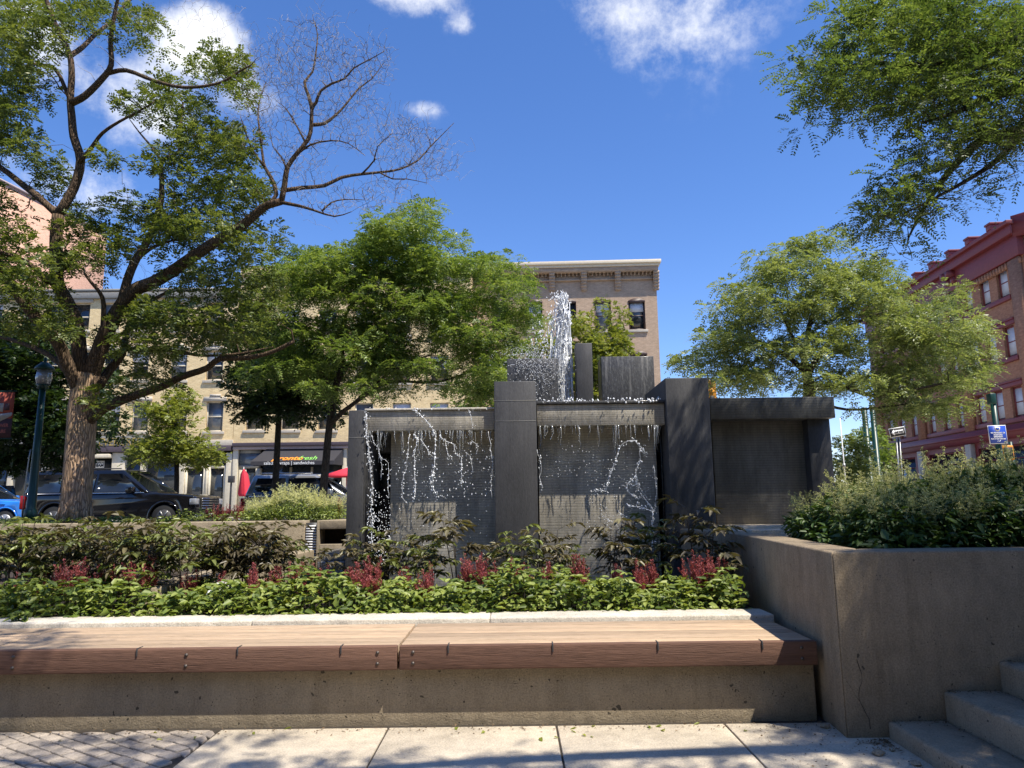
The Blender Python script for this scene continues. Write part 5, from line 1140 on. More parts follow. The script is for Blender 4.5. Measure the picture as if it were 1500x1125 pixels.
# crimson astilbe clumps
def plume(mb, base, H, lean, r, mi=0, w=.028, fine=46, ln=.03):
    top = base+np.array([lean[0], lean[1], H]); t = np.linspace(.32, 1, fine); c = base+(top-base)*t[:, None]
    wid = w*(1-t)**.7+.004; a = r.uniform(0, 6.28, fine)
    d = np.stack([np.cos(a), np.sin(a), np.full(fine, .9)], 1)
    L_ = (wid*1.5+.006)
    leaf_diamond(mb, c, d, r.normal(size=(fine, 3)), L_*r.uniform(.7, 1.3, fine)+.006, r.uniform(.004, .008, fine), mi)
    a = r.uniform(0, 6.28, fine*2); t2 = np.repeat(t, 2); c2 = base+(top-base)*t2[:, None]+np.stack([np.cos(a), np.sin(a), np.ones(fine*2)*.6], 1)*(w*(1-t2)**.7*r.uniform(.3, 1, fine*2))[:, None]
    leaf_diamond(mb, c2, r.normal(size=(fine*2, 3))+[0, 0, .7], r.normal(size=(fine*2, 3)), r.uniform(.008, .016, fine*2), r.uniform(.004, .008, fine*2), mi)
def make_astilbe(var, n=11, H=.40, spread=.13):
    r = np.random.default_rng(200+var); pl_ = MB(); st = MB(); lf = MB()
    for i in range(n):
        a = r.uniform(0, 6.28); q = r.uniform(0, 1)**.6*spread; b = np.array([math.cos(a)*q, math.sin(a)*q*.7, 0]); h = H*r.uniform(.78, 1.08)
        plume(pl_, b, h, (b[0]*.35, b[1]*.35), r)
        for m_ in range(3):
            aa = r.uniform(0, 6.28); bb = b+np.array([b[0]*.2, b[1]*.2, h*r.uniform(.45, .65)]); plume(pl_, bb-[0, 0, .03], h*.28, (math.cos(aa)*.045, math.sin(aa)*.045), r, w=.014, fine=16)
        st.tube([b*.5, b+np.array([b[0]*.35, b[1]*.35, h])*1.0], [.003, .0015], 4, cap=False)
    m = 60; a = r.uniform(0, 6.28, m); p = np.stack([np.cos(a)*r.uniform(.02, spread*1.2, m), np.sin(a)*r.uniform(.02, spread, m), r.uniform(.02, H*.5, m)], 1)
    leaf_full(lf, p, np.stack([np.cos(a), np.sin(a), np.full(m, .2)], 1), np.array([0, 0, 1.])+r.normal(size=(m, 3))*.3, r.uniform(.04, .07, m), r.uniform(.02, .035, m))
    t = empty('red_astilbe', (0, 0, 0), 'x', 'flower'); pl_.build('flower_plumes', M['plume_red'], t); st.build('stems', M['stem'], t); lf.build('foliage', M['leaf_bed'], t); return t
protoR = [make_astilbe(0), make_astilbe(1, 8, .36, .10), make_astilbe(2, 5, .38, .06), make_astilbe(3, 15, .40, .16)]
ast = [(118, 822, 0, 'full crimson astilbe clump below the tree trunk'), (38, 838, 1, 'shaded dark red astilbe near the left edge'), (72, 838, 2, 'thin dark red astilbe right of the left edge clump'), (193, 820, 0, 'wide crimson astilbe clump below the black SUV door'), (221, 820, 2, 'narrow crimson astilbe spike group just right of the wide clump'),
       (283, 832, 1, 'loose crimson astilbe over the white stone'), (368, 828, 2, 'small crimson astilbe above the pool wall end'), (437, 824, 1, 'left half of the crimson astilbe pair before the cascade'), (458, 830, 3, 'broad crimson astilbe in front of the ribbed cascade'), (538, 820, 0, 'dense crimson astilbe under the falling water'), (515, 832, 2, 'small crimson astilbe left of the dense one'),
       (592, 832, 2, 'thin red astilbe below the lit left panel'), (625, 826, 1, 'crimson astilbe below the middle of the left panel'), (703, 815, 0, 'bright crimson astilbe left of the centre pillar foot'), (685, 824, 2, 'small crimson spikes left of the bright clump'), (757, 818, 1, 'crimson astilbe at the foot of the centre pillar'),
       (155, 836, 2, 'thin red astilbe between the trunk clump and the wide clump'), (330, 838, 2, 'few red spikes over the pale boulder'), (405, 832, 2, 'small red spikes left of the pair before the cascade'), (800, 826, 2, 'small red spikes at the left of the middle panel'), (900, 828, 2, 'small red spikes under the middle panel, left of the looping water'),
       (846, 815, 2, 'single small crimson astilbe before the middle panel'), (938, 820, 1, 'crimson astilbe below the looping water'), (958, 822, 2, 'thin crimson astilbe between two larger ones at right'), (1022, 812, 0, 'dark crimson astilbe at the foot of the right pillar'), (1040, 820, 3, 'shaded deep red astilbe nearest the tall wall')]
for i, (px, pt, v, lb) in enumerate(ast):
    Y = 6.75+.1*(i % 3); q = P(px, pt, Y); s_ = max(.8, (q[2]-.46)/.40); place(protoR, v, (q[0], Y, q[2]-.365*s_), i*.9, s_*.97, lb, 'crimson astilbes along the bed')
# white stones / basin between the leaves
for i, (px, py, Y, r_, lb) in enumerate(((332, 860, 6.95, .10, 'pale white boulder showing through the bed leaves'), (312, 872, 6.7, .07, 'smaller white stone left of the pale boulder'))):
    q = P(px, py, Y); stone('boulder', (q[0], Y, q[2]-r_*.4), r_, lb, 'white')

# shrubby goatsbeard: creamy plumes over dark leaves
def make_goatsbeard(var, H=.85, Rr=.5, pm='plume_cream', lm='leaf_gb', nl=900, npl=36, hue=1.0, ll=.075):
    r = np.random.default_rng(400+var); lf = MB(); pl_ = MB(); st = MB()
    u = r.normal(size=(nl, 3)); u /= np.linalg.norm(u, axis=1)[:, None]; rr = r.random(nl)**.42
    p = u*rr[:, None]*np.array([Rr, Rr, H*.45])+[0, 0, H*.42]; p[:, 2] = np.maximum(p[:, 2], .03)
    d = u*[1, 1, .2]+r.normal(size=(nl, 3))*.45; leaf_full(lf, p, d, np.array([0, 0, 1.])+r.normal(size=(nl, 3))*.4, r.uniform(.6, 1.2, nl)*ll, r.uniform(.35, .55, nl)*ll, droop=.3)
    for i in range(26):
        a = r.uniform(0, 6.28); q = Rr*r.uniform(.2, .8); st.tube([(0.02*math.cos(a), .02*math.sin(a), 0), (q*.5*math.cos(a), q*.5*math.sin(a), H*.5), (q*math.cos(a), q*math.sin(a), H*r.uniform(.8, 1.0))], [.006, .004, .002], 4, cap=False)
    for i in range(npl):
        a = r.uniform(0, 6.28); q = Rr*r.random()**.5*.95; b = np.array([q*math.cos(a), q*math.sin(a), H*(.78-.25*(q/Rr)**2)]); ht = r.uniform(.2, .38)
        od = np.array([math.cos(a), math.sin(a), 0])*r.uniform(.0, .55); sub = 13
        st.tube([b-[0, 0, .1], b+od*ht*.5+[0, 0, ht*.5], b+od*ht+[0, 0, ht]], [.003, .002, .001], 4, cap=False)
        for k in range(sub):
            t = (k+.5)/sub; c = b+od*ht*t+np.array([0, 0, ht*t]); aa = r.uniform(0, 6.28); ln = ht*.42*(1-t)+.02
            e = c+np.array([math.cos(aa), math.sin(aa), .35])*ln; m = int(10+ln*180); tt = r.random(m)[:, None]
            pp = c+(e-c)*tt-np.array([0, 0, 1.])*tt**2*ln*.25+r.normal(size=(m, 3))*.004
            leaf_diamond(pl_, pp, r.normal(size=(m, 3))+[0, 0, .3], r.normal(size=(m, 3)), r.uniform(.009, .018, m), r.uniform(.004, .009, m))
    t = empty('goatsbeard', (0, 0, 0), 'x', 'shrub'); lf.build('foliage', M[lm], t); pl_.build('flower_plumes', M[pm], t); st.build('stems', M['gstem'], t); return t
protoG = [make_goatsbeard(0, nl=1900, npl=30, ll=.09), make_goatsbeard(1, .8, .48, nl=1800, npl=24, ll=.09), make_goatsbeard(2, .7, .42, nl=1400, npl=14, ll=.09)]
GG = 'creamy goatsbeards in the right planter'
gb = [(1200, 735, 6.6, 2, 'lowest goatsbeard with few pale plumes, before the dry fountain block'), (1192, 772, 6.9, 2, 'leafy dark goatsbeard trailing at the left end of the planter'), (1255, 690, 6.3, 1, 'goatsbeard behind, beside the thin white pole'), (1275, 728, 5.62, 1, 'goatsbeard at the wall corner, in front of the thin pole'),
      (1310, 682, 5.9, 0, 'goatsbeard below the ONE WAY sign'), (1300, 730, 5.35, 1, 'near goatsbeard below the ONE WAY sign, dark leaves over the wall'), (1375, 668, 6.1, 0, 'goatsbeard between the ONE WAY sign and the blue notice'), (1365, 715, 5.4, 1, 'near goatsbeard in the middle of the right planter'),
      (1430, 660, 5.9, 1, 'goatsbeard just left of the green pole'), (1435, 715, 5.35, 0, 'near goatsbeard left of the picture edge, dark leaves over the wall'), (1488, 652, 5.8, 0, 'brightest goatsbeard under the blue notice at the right edge'), (1500, 712, 5.35, 1, 'near goatsbeard cut by the right edge of the picture'), (1560, 680, 5.7, 0, 'goatsbeard just past the right edge')]
for i, (px, pt, Y, v, lb) in enumerate(gb):
    q = P(px, pt, Y); Hh = [1.0, .93, .82][v]; place(protoG, v, (q[0], Y, 1.02), i*1.3, max(.6, (q[2]+.06-1.02)/Hh), lb, GG)
mb_ = carpet('ground_cover', 3600, lambda n: rng.uniform(2.45, 6.5, n), lambda n: rng.uniform(5.0, 6.2, n), 1.02, lambda x, y: .20+.09*np.sin(x*4)+.06*np.sin(x*9+y*3)+.2*np.clip(x-2.6, 0, 1), M['leaf_gb'], .09, 'dark green broad leaves filling the right planter above the wall', stems=False, wr_=.45)
# left back bed: pale shrub, more astilbes, weeds round the trunk
protoP = [make_goatsbeard(10, .62, .50, 'plume_pale', 'leaf_bed', 1300, 60, ll=.06), make_goatsbeard(11, .58, .46, 'plume_pale', 'leaf_bed', 1200, 54, ll=.06)]
for p_ in protoP: p_.name = 'pale_flowering_shrub'
for i, (px, pt, Y, v, lb) in enumerate(((385, 722, 12.9, 1, 'left mound of the pale yellow flowering shrub row'), (430, 706, 12.7, 0, 'tallest middle mound of the pale yellow flowering shrubs'), (478, 716, 12.8, 1, 'right mound of pale yellow flowering shrub by the fountain pillar'))):
    q = P(px, pt, Y); place(protoP, v, (q[0], Y, 1.14), i*2, max(.4, (q[2]-1.14)/.82), lb, 'pale yellow flowering shrubs on the back wall')
for i, (px, pt, v, lb) in enumerate(((320, 738, 3, 'low wine red astilbe behind, in front of the SUV nose'), (350, 736, 0, 'wine red astilbe touching the pale yellow shrub'), (499, 728, 2, 'lone wine red astilbe at the left fountain pillar'))):
    q = P(px, pt, 13.0); place(protoR, v, (q[0], 13.0, q[2]-.44), i, 1.1, lb, 'crimson astilbes along the bed')
carpet('ground_cover', 5200, lambda n: rng.uniform(-10.5, -3.0, n), lambda n: rng.uniform(12.25, 14.2, n), 1.16, lambda x, y: np.where(x > -5.8, .20, .07)+.05*np.sin(x*4), M['leaf_bed'], .06, 'low green weeds around the foot of the big tree', stems=False)
# ================================================================== TREES
def PX(pts, Y, dY=0.0):                              # traced pixels at a distance that drifts by dY along the limb
    n = len(pts); return [P(x, y, Y+dY*i/max(1, n-1)) for i, (x, y) in enumerate(pts)]
def finish(tr, lf, name, label, loc, bark_, leafm, group=None, cat='tree', extra=None, bole=None):
    t = empty(name, loc, label, cat, group)
    if bole is not None: part('trunk', bole, M['bark'], t, smooth=True)
    part('limbs' if bole is not None else 'trunk', tr.mb, M[bark_], t, smooth=True)
    part('crown', lf, M[leafm], t)
    if extra is not None: part('dead_twigs', extra, M['twig'], t)
    return t
# ---- the big old tree
YT = 12.9; tr = Tree()
base = [(110, 760), (111, 742), (113, 715), (115, 690), (117, 660), (119, 630), (121, 600), (125, 570), (128, 548)]
pb_ = PX(base, YT); tr.path(pb_, .245, .235, 20, 2)
mbt = tr.mb
bole = MB(); bole.V, bole.Fq, bole.Fn, bole.n = mbt.V, mbt.Fq, mbt.Fn, mbt.n; tr.mb = MB()
mbt = bole
for k in range(9):                                   # root flare
    a = k*2*math.pi/9+.3; r0 = np.array([math.cos(a), math.sin(a), 0]); c = pb_[0]
    mbt.tube([c+r0*.29+[0, 0, -.12], c+r0*.20+[0, 0, .12], c+r0*.13+[0, 0, .45], c+r0*.09+[0, 0, 1.1]], [.05, .08, .09, .06], 8)
Bf = PX([(127, 556), (118, 532), (112, 476), (98, 442), (84, 414), (83, 378), (82, 350), (85, 315)], YT, -.2); tr.path(Bf, .135, .10, 10)
B1 = [Bf[-1]]+PX([(108, 275), (118, 235), (108, 200), (105, 170), (103, 145), (105, 110), (102, 80), (88, 50), (75, 20), (62, -20), (50, -70)], YT-.2, -.5); tr.path(B1, .09, .03, 9)
tr.path([Bf[-1]]+PX([(60, 292), (30, 268), (0, 245), (-40, 225), (-90, 215)], YT-.2, .9), .07, .04, 8)
tr.path(PX([(106, 150), (125, 140), (150, 115), (163, 95), (162, 60), (168, 20), (175, -10), (185, -50)], YT-.4, -.8), .07, .02, 7)
tr.path(PX([(155, 108), (185, 103), (225, 118), (270, 128), (320, 122), (350, 105), (368, 95)], YT-.6, -.8), .045, .012, 6)
tr.path(PX([(102, 82), (120, 70), (140, 50), (165, 30), (185, 5), (215, -20)], YT-.5, .8), .05, .02, 6)
tr.path(PX([(117, 238), (135, 215), (150, 195), (175, 178), (200, 165), (225, 150)], YT-.3, -.7), .045, .012, 6)
tr.path(PX([(102, 145), (80, 100), (45, 92), (20, 60), (-10, 45)], YT-.4, .8), .04, .012, 6)
tr.path(PX([(84, 414), (70, 412), (42, 386), (8, 372), (-30, 362)], YT-.2, -.9), .06, .03, 7)
tr.path(PX([(125, 580), (112, 563), (98, 532), (84, 501), (56, 470), (28, 434), (6, 400), (-12, 375), (-60, 330)], YT, -1.1), .125, .065, 10)
tr.path(PX([(98, 545), (81, 526), (56, 512), (28, 501), (0, 494), (-40, 490)], YT, 1.4), .06, .03, 7)
Cl = PX([(130, 560), (140, 529), (157, 484), (174, 454), (196, 426), (224, 414), (252, 398), (280, 378), (322, 350), (350, 334), (372, 316), (389, 302), (412, 295)], YT, -.9); tr.path(Cl, .15, .065, 11)
E_ = PX([(176, 452), (188, 406), (202, 375), (218, 350), (235, 300), (237, 265), (238, 235), (262, 222), (265, 180), (268, 150)], YT-.3, .8); tr.path(E_, .085, .018, 8)
tr.path(PX([(238, 238), (222, 215), (205, 195), (190, 175)], YT+.3, .3), .03, .008, 6)
tr.path(PX([(202, 378), (225, 362), (255, 352), (290, 350)], YT-.1, .8), .04, .01, 6)
tr.path(PX([(150, 500), (152, 448), (147, 430), (134, 414), (123, 400)], YT-.3, -.4), .05, .02, 7)
tr.path(PX([(145, 565), (158, 545), (179, 518), (185, 490), (200, 450), (222, 440), (250, 425)], YT, 1.5), .09, .03, 8)
tr.path(PX([(168, 495), (185, 486), (202, 476), (238, 479), (285, 472), (320, 455)], YT, 1.0), .04, .012, 6)
tr.path(PX([(183, 511), (238, 512), (268, 516), (297, 521), (350, 518), (400, 508)], YT+.6, .8), .05, .015, 6)
tr.path(PX([(128, 622), (137, 610), (157, 596), (196, 580), (238, 566), (266, 552), (302, 540), (322, 526), (364, 524), (400, 515), (430, 500)], YT, -1.0), .095, .03, 9)
# the dead right-hand limbs
dead = MB(); Yd = YT-.9
def dpath(pts, r0, r1, dY): tr.path(PX(pts, Yd, dY), r0, r1, 6, 2)
dpath([(412, 296), (417, 270), (421, 245), (435, 225), (452, 203), (456, 183), (457, 160), (463, 150), (470, 133), (487, 122), (505, 115), (518, 100), (540, 88), (563, 75)], .055, .006, -.5)
dpath([(457, 160), (452, 140), (446, 120), (458, 105), (463, 75), (465, 50), (460, 30)], .035, .006, .5)
dpath([(456, 183), (475, 181), (490, 170), (505, 155), (525, 130), (545, 115), (560, 95)], .035, .006, .7)
dpath([(433, 228), (455, 212), (485, 206), (510, 210), (535, 228)], .022, .005, -.5)
dpath([(416, 279), (443, 275), (475, 272), (500, 260), (530, 255), (560, 252), (585, 248), (612, 235), (630, 215), (645, 200), (665, 180)], .04, .005, .8)
dpath([(530, 255), (548, 235), (553, 215), (575, 195)], .018, .004, -.3)
dpath([(555, 252), (575, 262), (595, 262), (625, 268)], .016, .004, -.3)
dpath([(410, 296), (440, 302), (460, 308), (490, 317), (515, 310)], .035, .006, -.7)
dpath([(472, 309), (485, 297), (505, 292), (535, 293)], .02, .005, .2)
dpath([(392, 301), (405, 285), (398, 262), (388, 245), (385, 230), (380, 190), (378, 165), (382, 140), (390, 120)], .042, .006, .6)
dpath([(388, 245), (370, 220), (360, 195), (352, 170)], .025, .005, -.4); dpath([(421, 250), (412, 230), (400, 215), (395, 190)], .02, .004, .4)
dpath([(447, 208), (435, 185), (420, 160), (405, 148)], .02, .004, .4)
dl = [(457, 60, 60, 45), (530, 95, 55, 45), (480, 120, 70, 50), (410, 140, 50, 60), (520, 180, 60, 45), (440, 230, 45, 40), (600, 215, 60, 45), (630, 235, 45, 30), (560, 285, 55, 25), (370, 170, 35, 50), (395, 100, 50, 45), (480, 290, 50, 25), (590, 190, 40, 25)]
nd0 = len(tr.pos)
tgt = clump_targets(dl, Yd+.1, .8, 58)
A0 = tr.pos, tr.rad; tr.grow(tgt, rmin=.003, bow=.10, k=.012, rmax=.02)
tgt2 = [q+rng.normal(size=3)*.22*rng.random() for q in clump_targets(dl, Yd+.1, .85, 21)]              # fine bleached twigs
tr.grow(tgt2, rmin=.0022, bow=.16, mb=dead, k=.006, rmax=.006)
tgt3 = clump_targets([(230, 15, 110, 40), (120, 60, 60, 40), (340, 40, 60, 35), (330, 110, 50, 40), (290, 440, 90, 40), (180, 395, 70, 30)], YT-.6, .8, 120)
tr.grow(tgt3, rmin=.0022, bow=.16, mb=dead, k=.006, rmax=.006)
ell = [(20, 40, 50, 45), (75, 25, 50, 35), (40, 100, 50, 40), (20, 150, 45, 30), (30, 215, 45, 25), (85, 232, 25, 18), (65, 262, 40, 18), (210, 45, 40, 28), (140, 10, 50, 20), (230, 140, 60, 28), (310, 100, 45, 28), (352, 125, 25, 28), (270, 170, 55, 25), (300, 215, 60, 30), (345, 205, 30, 40),
       (240, 235, 50, 22), (150, 230, 16, 12), (290, 270, 55, 32), (355, 275, 40, 48), (200, 305, 50, 24), (245, 325, 60, 26), (128, 335, 45, 30), (120, 375, 45, 32), (190, 350, 50, 22), (300, 335, 70, 32), (365, 345, 40, 40), (10, 340, 40, 30), (50, 392, 55, 32), (30, 440, 55, 45), (300, 405, 75, 38),
       (240, 450, 55, 32), (320, 465, 65, 36), (375, 430, 45, 45), (260, 500, 55, 28), (210, 535, 25, 16), (218, 565, 35, 16), (165, 510, 28, 26), (75, 470, 40, 26), (340, 500, 40, 22), (205, 480, 35, 25), (150, 590, 25, 15), (-40, 120, 50, 120), (-40, 330, 50, 120)]
lt = clump_targets(ell, YT, 1.9, 480); lt += clump_targets([(e[0], e[1], e[2], e[3]) for e in ell[::2]], YT, 2.2, 2600)
tr.grow(lt, rmin=.005, bow=.10, k=.012, rmax=.04)
lf = MB(); clump_leaves(lf, lt, 36, .28, .18, .16, K=4, lw=.034, ll=.08, droop=.30)
finish(tr, lf, 'old_shade_tree', 'big old tree at left with forked trunk and a bare dead limb reaching right', pb_[0], 'bark_limb', 'leaf_big', extra=dead, bole=bole)
# bole and limbs share one bark; sunlight is put into the bole's colour; roots stay in the soil
# ---- locust trees
def crown_tree(name, label, Y, trunk, limbs, ell, area, n, rx, rz, ln, K, lw, ll, dY, bk, lm, droop=.45, group=None, yoff=0, kk=.012):
    tr = Tree(); tp = [np.array(q) for q in trunk[0]]; tr.path(tp, trunk[1], trunk[2], 12, 2)
    for pts, r0, r1, dy in limbs: tr.path(PX(pts, Y, dy), r0, r1, 7)
    lt = clump_targets(ell, Y+yoff, dY, area); tr.grow(lt, rmin=.005, bow=.14, k=kk, rmax=.06)
    lf = MB(); clump_leaves(lf, lt, n, rx, rz, ln, K, lw, ll, droop)
    return finish(tr, lf, name, label, tp[0], bk, lm, group)
Ym = 17.5
q = P(474, 717, Ym)
crown_tree('locust_tree', 'large feathery green locust tree behind the left half of the fountain', Ym, ([(q[0]-.05, Ym, .75), q, P(478, 670, Ym), P(483, 620, Ym), P(493, 562, Ym), P(503, 528, Ym)], .105, .075),
    [([(503, 528), (500, 480), (520, 440), (551, 411), (559, 387), (560, 350)], .05, .015, .5), ([(483, 623), (500, 605), (517, 592), (540, 572), (580, 540), (630, 520)], .07, .02, -.8), ([(493, 562), (520, 520), (560, 500), (600, 470), (650, 440)], .07, .02, 1.0), ([(490, 580), (470, 540), (450, 500), (430, 460)], .06, .02, -.6), ([(517, 592), (570, 560), (640, 560), (700, 540)], .05, .02, 1.2), ([(551, 411), (530, 370)], .03, .01, .3)],
    [(590, 335, 45, 40), (615, 305, 22, 18), (545, 345, 45, 30), (560, 380, 85, 35), (640, 375, 50, 35), (500, 395, 70, 30), (440, 400, 60, 35), (660, 410, 70, 45), (725, 400, 45, 30), (745, 440, 45, 38), (770, 470, 25, 25), (600, 430, 110, 50), (500, 450, 90, 45), (410, 450, 45, 45), (620, 490, 110, 40), (520, 510, 90, 40), (700, 490, 60, 45), (440, 520, 60, 40), (640, 545, 90, 30), (715, 550, 45, 35), (560, 560, 70, 25), (470, 565, 40, 20), (400, 540, 40, 30)],
    340, 50, .40, .15, .24, 5, .032, .085, 1.9, 'bark_dark', 'leaf_mid')
Yn = 19.5; q = P(403, 717, Yn)
crown_tree('maple_tree', 'darker small-leaved tree with a straight trunk, left of the locust', Yn, ([(q[0], Yn, .75), q, P(406, 660, Yn), P(408, 620, Yn), P(410, 590, Yn)], .10, .07),
    [([(410, 590), (400, 560), (385, 530), (370, 500)], .06, .02, -.6), ([(410, 590), (425, 550), (440, 510)], .06, .02, .6)],
    [(400, 590, 60, 28), (370, 560, 45, 35), (350, 600, 20, 16), (440, 580, 50, 30), (400, 520, 60, 40), (460, 550, 40, 30), (360, 490, 40, 30), (430, 615, 25, 14), (470, 605, 25, 12)],
    280, 44, .34, .24, .16, 4, .06, .095, 1.5, 'bark_dark', 'leaf_dark', .3)
Yl = 18.0; q = P(-32, 700, Yl)
crown_tree('maple_tree', 'dense dark tree filling the left edge behind the banner', Yl, ([(q[0], Yl, .75), q, P(-32, 640, Yl), P(-28, 580, Yl)], .16, .1), [([(-28, 580), (40, 550), (80, 500)], .06, .02, .5), ([(-28, 580), (-10, 540), (-30, 500)], .06, .02, -.5)],
    [(20, 560, 75, 45), (70, 600, 60, 50), (95, 640, 45, 40), (95, 670, 30, 22), (20, 630, 50, 50), (30, 500, 75, 40), (8, 668, 40, 25), (-40, 560, 60, 120), (140, 560, 30, 30), (155, 620, 28, 25)],
    260, 44, .36, .24, .17, 4, .06, .09, 1.6, 'bark_dark', 'leaf_dark', .3)
Yy = 27.0; q = P(259, 735, Yy)
crown_tree('young_tree', 'young yellow-green tree on the pavement behind the black SUV', Yy, ([(q[0], Yy, .8), P(259, 700, Yy), P(258, 660, Yy), P(257, 620, Yy), P(258, 585, Yy)], .10, .05), [],
    [(258, 640, 45, 20), (215, 655, 25, 18), (235, 665, 45, 20), (290, 660, 35, 20), (300, 672, 35, 10), (255, 610, 40, 18), (225, 600, 25, 12), (262, 580, 20, 15), (275, 600, 22, 14), (190, 668, 16, 8)],
    110, 26, .36, .18, .20, 4, .06, .09, 1.1, 'bark_dark', 'leaf_yel', .2)
Yv = 25.0; q = P(862, 600, Yv)
crown_tree('small_tree', 'airy yellow-green tree in front of the brown building, behind the fountain blocks', Yv, ([(q[0], Yv, .75), (q[0], Yv, 2.5), P(870, 560, Yv), P(872, 520, Yv), P(868, 490, Yv)], .12, .06), [([(872, 545), (890, 510), (905, 480)], .04, .015, .3), ([(870, 560), (845, 520), (830, 490)], .04, .015, .3)],
    [(885, 500, 38, 40), (850, 480, 20, 25), (905, 530, 30, 40), (860, 540, 40, 40), (905, 460, 14, 16), (820, 520, 25, 40), (925, 560, 18, 25), (884, 442, 8, 8), (800, 560, 40, 30), (880, 590, 50, 30)],
    150, 34, .34, .26, .16, 4, .06, .09, 1.2, 'bark_dark', 'leaf_yel', .3)
Yq = 26.0; q = P(770, 640, Yq)
crown_tree('small_tree', 'lower light green tree behind the left fountain block and the jet', Yq, ([(q[0], Yq, .75), (q[0], Yq, 3), P(768, 560, Yq)], .12, .07), [],
    [(765, 530, 32, 30), (790, 500, 18, 22), (735, 560, 30, 40), (715, 590, 60, 30), (775, 575, 40, 30), (690, 580, 40, 30)], 200, 26, .36, .26, .17, 4, .055, .08, 1.2, 'bark_dark', 'leaf_mid', .3)
Yr = 17.0; q = P(1189, 640, Yr)
crown_tree('locust_tree', 'spreading light green locust tree behind the right end of the fountain', Yr, ([(q[0], Yr, .75), (q[0], Yr, 2.6), P(1188, 600, Yr), P(1184, 560, Yr), P(1178, 530, Yr)], .16, .11),
    [([(1184, 549), (1200, 520), (1225, 490), (1260, 470), (1300, 455)], .08, .02, -.9), ([(1180, 545), (1150, 520), (1110, 500), (1070, 500)], .07, .02, .5), ([(1178, 530), (1185, 480), (1200, 430), (1215, 390)], .08, .02, .4), ([(1186, 570), (1230, 565), (1280, 580), (1340, 570), (1390, 560)], .07, .02, -1.2), ([(1200, 590), (1240, 600), (1290, 597), (1340, 590)], .04, .015, -.3), ([(1178, 530), (1150, 470), (1130, 430)], .05, .015, -.6)],
    [(1210, 365, 40, 25), (1150, 385, 45, 22), (1170, 410, 70, 30), (1100, 430, 50, 25), (1240, 400, 50, 30), (1285, 415, 40, 35), (1075, 465, 50, 25), (1150, 455, 60, 28), (1230, 450, 60, 35), (1040, 510, 50, 28), (1095, 520, 60, 30), (1015, 540, 28, 14), (1325, 448, 40, 20), (1385, 438, 35, 18), (1340, 480, 70, 32), (1410, 470, 32, 22), (1270, 500, 80, 35), (1400, 510, 45, 25), (1360, 545, 70, 30), (1420, 550, 28, 28), (1290, 560, 70, 25), (1380, 590, 45, 18), (1310, 598, 40, 14), (1180, 510, 50, 25), (1130, 555, 70, 18), (1210, 560, 50, 22), (1060, 560, 40, 12)],
    350, 46, .40, .13, .25, 5, .034, .09, 1.9, 'bark_dark', 'leaf_right', droop=.5)
Yb_ = 20.0
for i, (px, pt, rx_, lb) in enumerate(((1245, 652, 26, 'rounded bright green bush behind the right end of the fountain'), (1275, 640, 30, 'taller green bush behind the two green posts'))):
    Y = Yb_+i*3; q = P(px, 700, Y)
    crown_tree('bush', lb, Y, ([(q[0], Y, .75), (q[0], Y, 1.3)], .05, .03), [], [(px, pt+20, rx_, 34), (px-4, pt+50, rx_*1.1, 26)], 110, 24, .26, .22, .16, 4, .05, .08, .8, 'bark_dark', 'leaf_mid' if i else 'leaf_right', .3, group='bushes behind the fountain')
# ---- the locust whose branches hang in at top right; most of its crown is out of the picture overhead
tr = Tree(); b = np.array([8.2, 4.6, 1.0]); tr.path([b, b+[-.1, .1, 1.5], b+[-.3, .2, 2.9]], .24, .19, 14)
s0 = b+np.array([-.3, .2, 2.9]); Yo_ = 6.6
def tpath(pts, r0, r1): tr.path([s0]+[np.array(p, float) for p in pts], r0, r1, 8)
a1 = PX([(1530, 60), (1470, 70), (1420, 75), (1380, 92), (1320, 97), (1275, 92), (1230, 105)], Yo_, .3); tpath(a1, .10, .010)
a2 = PX([(1560, 120), (1500, 130), (1450, 142), (1400, 165), (1350, 180)], Yo_, -.3); tpath(a2, .08, .010)
a3 = PX([(1560, 170), (1500, 190), (1440, 205), (1410, 230), (1380, 265), (1350, 310), (1330, 350)], Yo_, .4); tpath(a3, .08, .008)
a4 = PX([(1500, 193), (1460, 235), (1420, 262), (1370, 290), (1320, 315)], Yo_, -.3); tr.path(a4, .035, .006, 6)
tpath([(7, 3.2, 5.2), (5.6, 2.6, 6.0), (4.2, 2.4, 6.4), (2.6, 2.2, 6.6), (1.0, 2.0, 6.6), (-.6, 2.4, 6.7)], .14, .03)
tpath([(8.5, 3, 5.5), (8, 1.5, 6.5), (6.5, .6, 7)], .11, .04); tpath([(8.6, 5.5, 5.6), (9, 7, 6.8), (8.5, 8.6, 7.4)], .11, .04)
vis = [(1260, 25, 45, 35), (1330, 20, 70, 45), (1420, 30, 80, 50), (1175, 95, 30, 14), (1225, 95, 55, 38), (1205, 140, 35, 25), (1190, 188, 16, 8), (1290, 110, 60, 45), (1265, 165, 40, 14), (1350, 140, 60, 38), (1400, 110, 80, 55), (1470, 170, 40, 55), (1400, 205, 55, 30), (1335, 262, 42, 30), (1305, 295, 38, 28), (1300, 330, 45, 26), (1330, 372, 18, 16), (1385, 285, 35, 22), (1480, 255, 26, 14), (1500, 60, 60, 60), (1345, 220, 30, 18), (1560, 120, 60, 90)]
lt = clump_targets(vis, Yo_, .9, 360); tr.grow(lt, rmin=.003, bow=.08, k=.010, rmax=.03)
lf = MB(); clump_leaves(lf, lt, 15, .22, .12, .20, 8, .017, .044, .30)
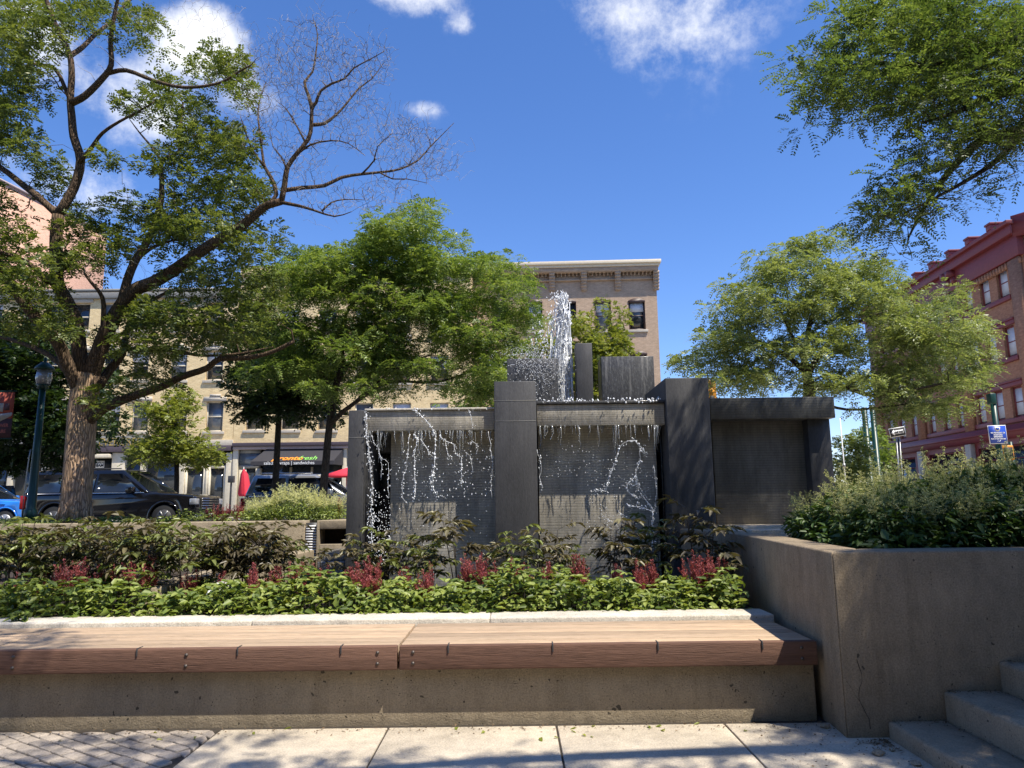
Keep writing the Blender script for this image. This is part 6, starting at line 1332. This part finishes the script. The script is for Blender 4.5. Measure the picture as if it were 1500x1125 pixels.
def shade(cx, cy, cz, h, rx, ry, n):                 # clumps that throw shade on the spot (cx, cy, cz)
    out = []
    for _ in range(n):
        u = rng.uniform(-1, 1, 2); hh = h+rng.uniform(-.6, .6)
        while u@u > 1: u = rng.uniform(-1, 1, 2)
        out.append(np.array([cx+u[0]*rx+.42*hh, cy+u[1]*ry-.33*hh, cz+hh]))
    return out
sh = shade(3.6, 4.4, .5, 5.6, 1.2, .75, 110)+shade(2.6, 4.7, .7, 5.6, .35, .4, 40)+shade(5.0, 3.8, .4, 5.8, 1.6, 1.2, 50)+shade(4.2, 5.5, 1.3, 5.2, 1.6, .4, 42)+shade(6.6, 5.6, 1.5, 5.6, 1.4, .8, 24)+shade(3.1, 3.8, .1, 5.9, .8, .55, 46)
sh += shade(3.2, 9.3, 2.0, 4.6, 1.1, .7, 22)+shade(2.7, 9.2, 1.0, 5.4, .5, .3, 4)+shade(5.0, 9.0, 1.0, 6, 1.6, 1.2, 20)
sh += shade(1.75, 4.25, 0, 6.2, .45, .25, 5)+shade(-.5, 4.15, 0, 6.3, .75, .28, 7)+shade(.9, 3.9, 0, 6.3, .8, .2, 5)+shade(-2.3, 4.55, 0, 6.3, .6, .16, 5)+shade(-1.6, 4.1, 0, 6.3, .7, .2, 6)+shade(-3.7, 5.2, .4, 6.0, .5, .5, 8)+shade(-4.6, 6.4, .8, 6.0, .9, .5, 10)
sh += shade(0, 2.5, 0, 6.4, 3.5, 1.0, 30)
tr.grow(sh, rmin=.004, bow=.08, k=.010, rmax=.05)
clump_leaves(lf, sh, 34, .30, .16, .20, 5, .022, .055, .4)
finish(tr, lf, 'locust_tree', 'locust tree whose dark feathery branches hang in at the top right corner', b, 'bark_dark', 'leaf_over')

# ---- unseen building and trees added to block sky light; they show in reflections
t = frontage('brown_brick_building', (0, -24, 0), 'unseen long brown brick building added behind the viewpoint to block sky light', rz=math.pi)
ops = [(x, x+1.3, z, z+2.1) for z in (5, 9, 13) for x in np.arange(-44, 44, 3.4)]+[(x, x+4.4, .6, 3.6) for x in np.arange(-44, 40, 5.6)]
ops = [tuple(float(v) for v in o) for o in ops]
mb = MB(); wall_open(mb, -46, 46, 0, 18, ops); mb.build('wall', M['brick_b'], t); shell(t, -46, 46, 18, 12, 'brick_b', z0=0)
mb = MB(); mb.box(-46.2, 46.2, -.4, .4, 18.003, 18.5); mb.build('cornice', M['capst'], t)
for o in ops: window(t, *o, M['window_brown'], fw=.08)
for i, (bx_, by_, lb) in enumerate(((-5.5, -4.5, 'unseen tree added behind and left of the viewpoint to block sky light'), (3.5, -7.5, 'unseen tree added behind and right of the viewpoint to block sky light'))):
    tr = Tree(); b = np.array([bx_, by_, 0.]); tr.path([b, b+[.05, 0, 2], b+[.1, .1, 3.8]], .2, .15, 12)
    lt = [b+[0, 0, 6.3]+(rnd(1)[0]*rng.random()**.4)*[3.8, 3.4, 2.3] for _ in range(240)]
    tr.grow(lt, rmin=.006, bow=.1, k=.014, rmax=.07); lf = MB(); clump_leaves(lf, lt, 26, .45, .25, .26, 4, .06, .12, .3)
    finish(tr, lf, 'sky_block_tree', lb, b, 'bark_dark', 'leaf_mid')
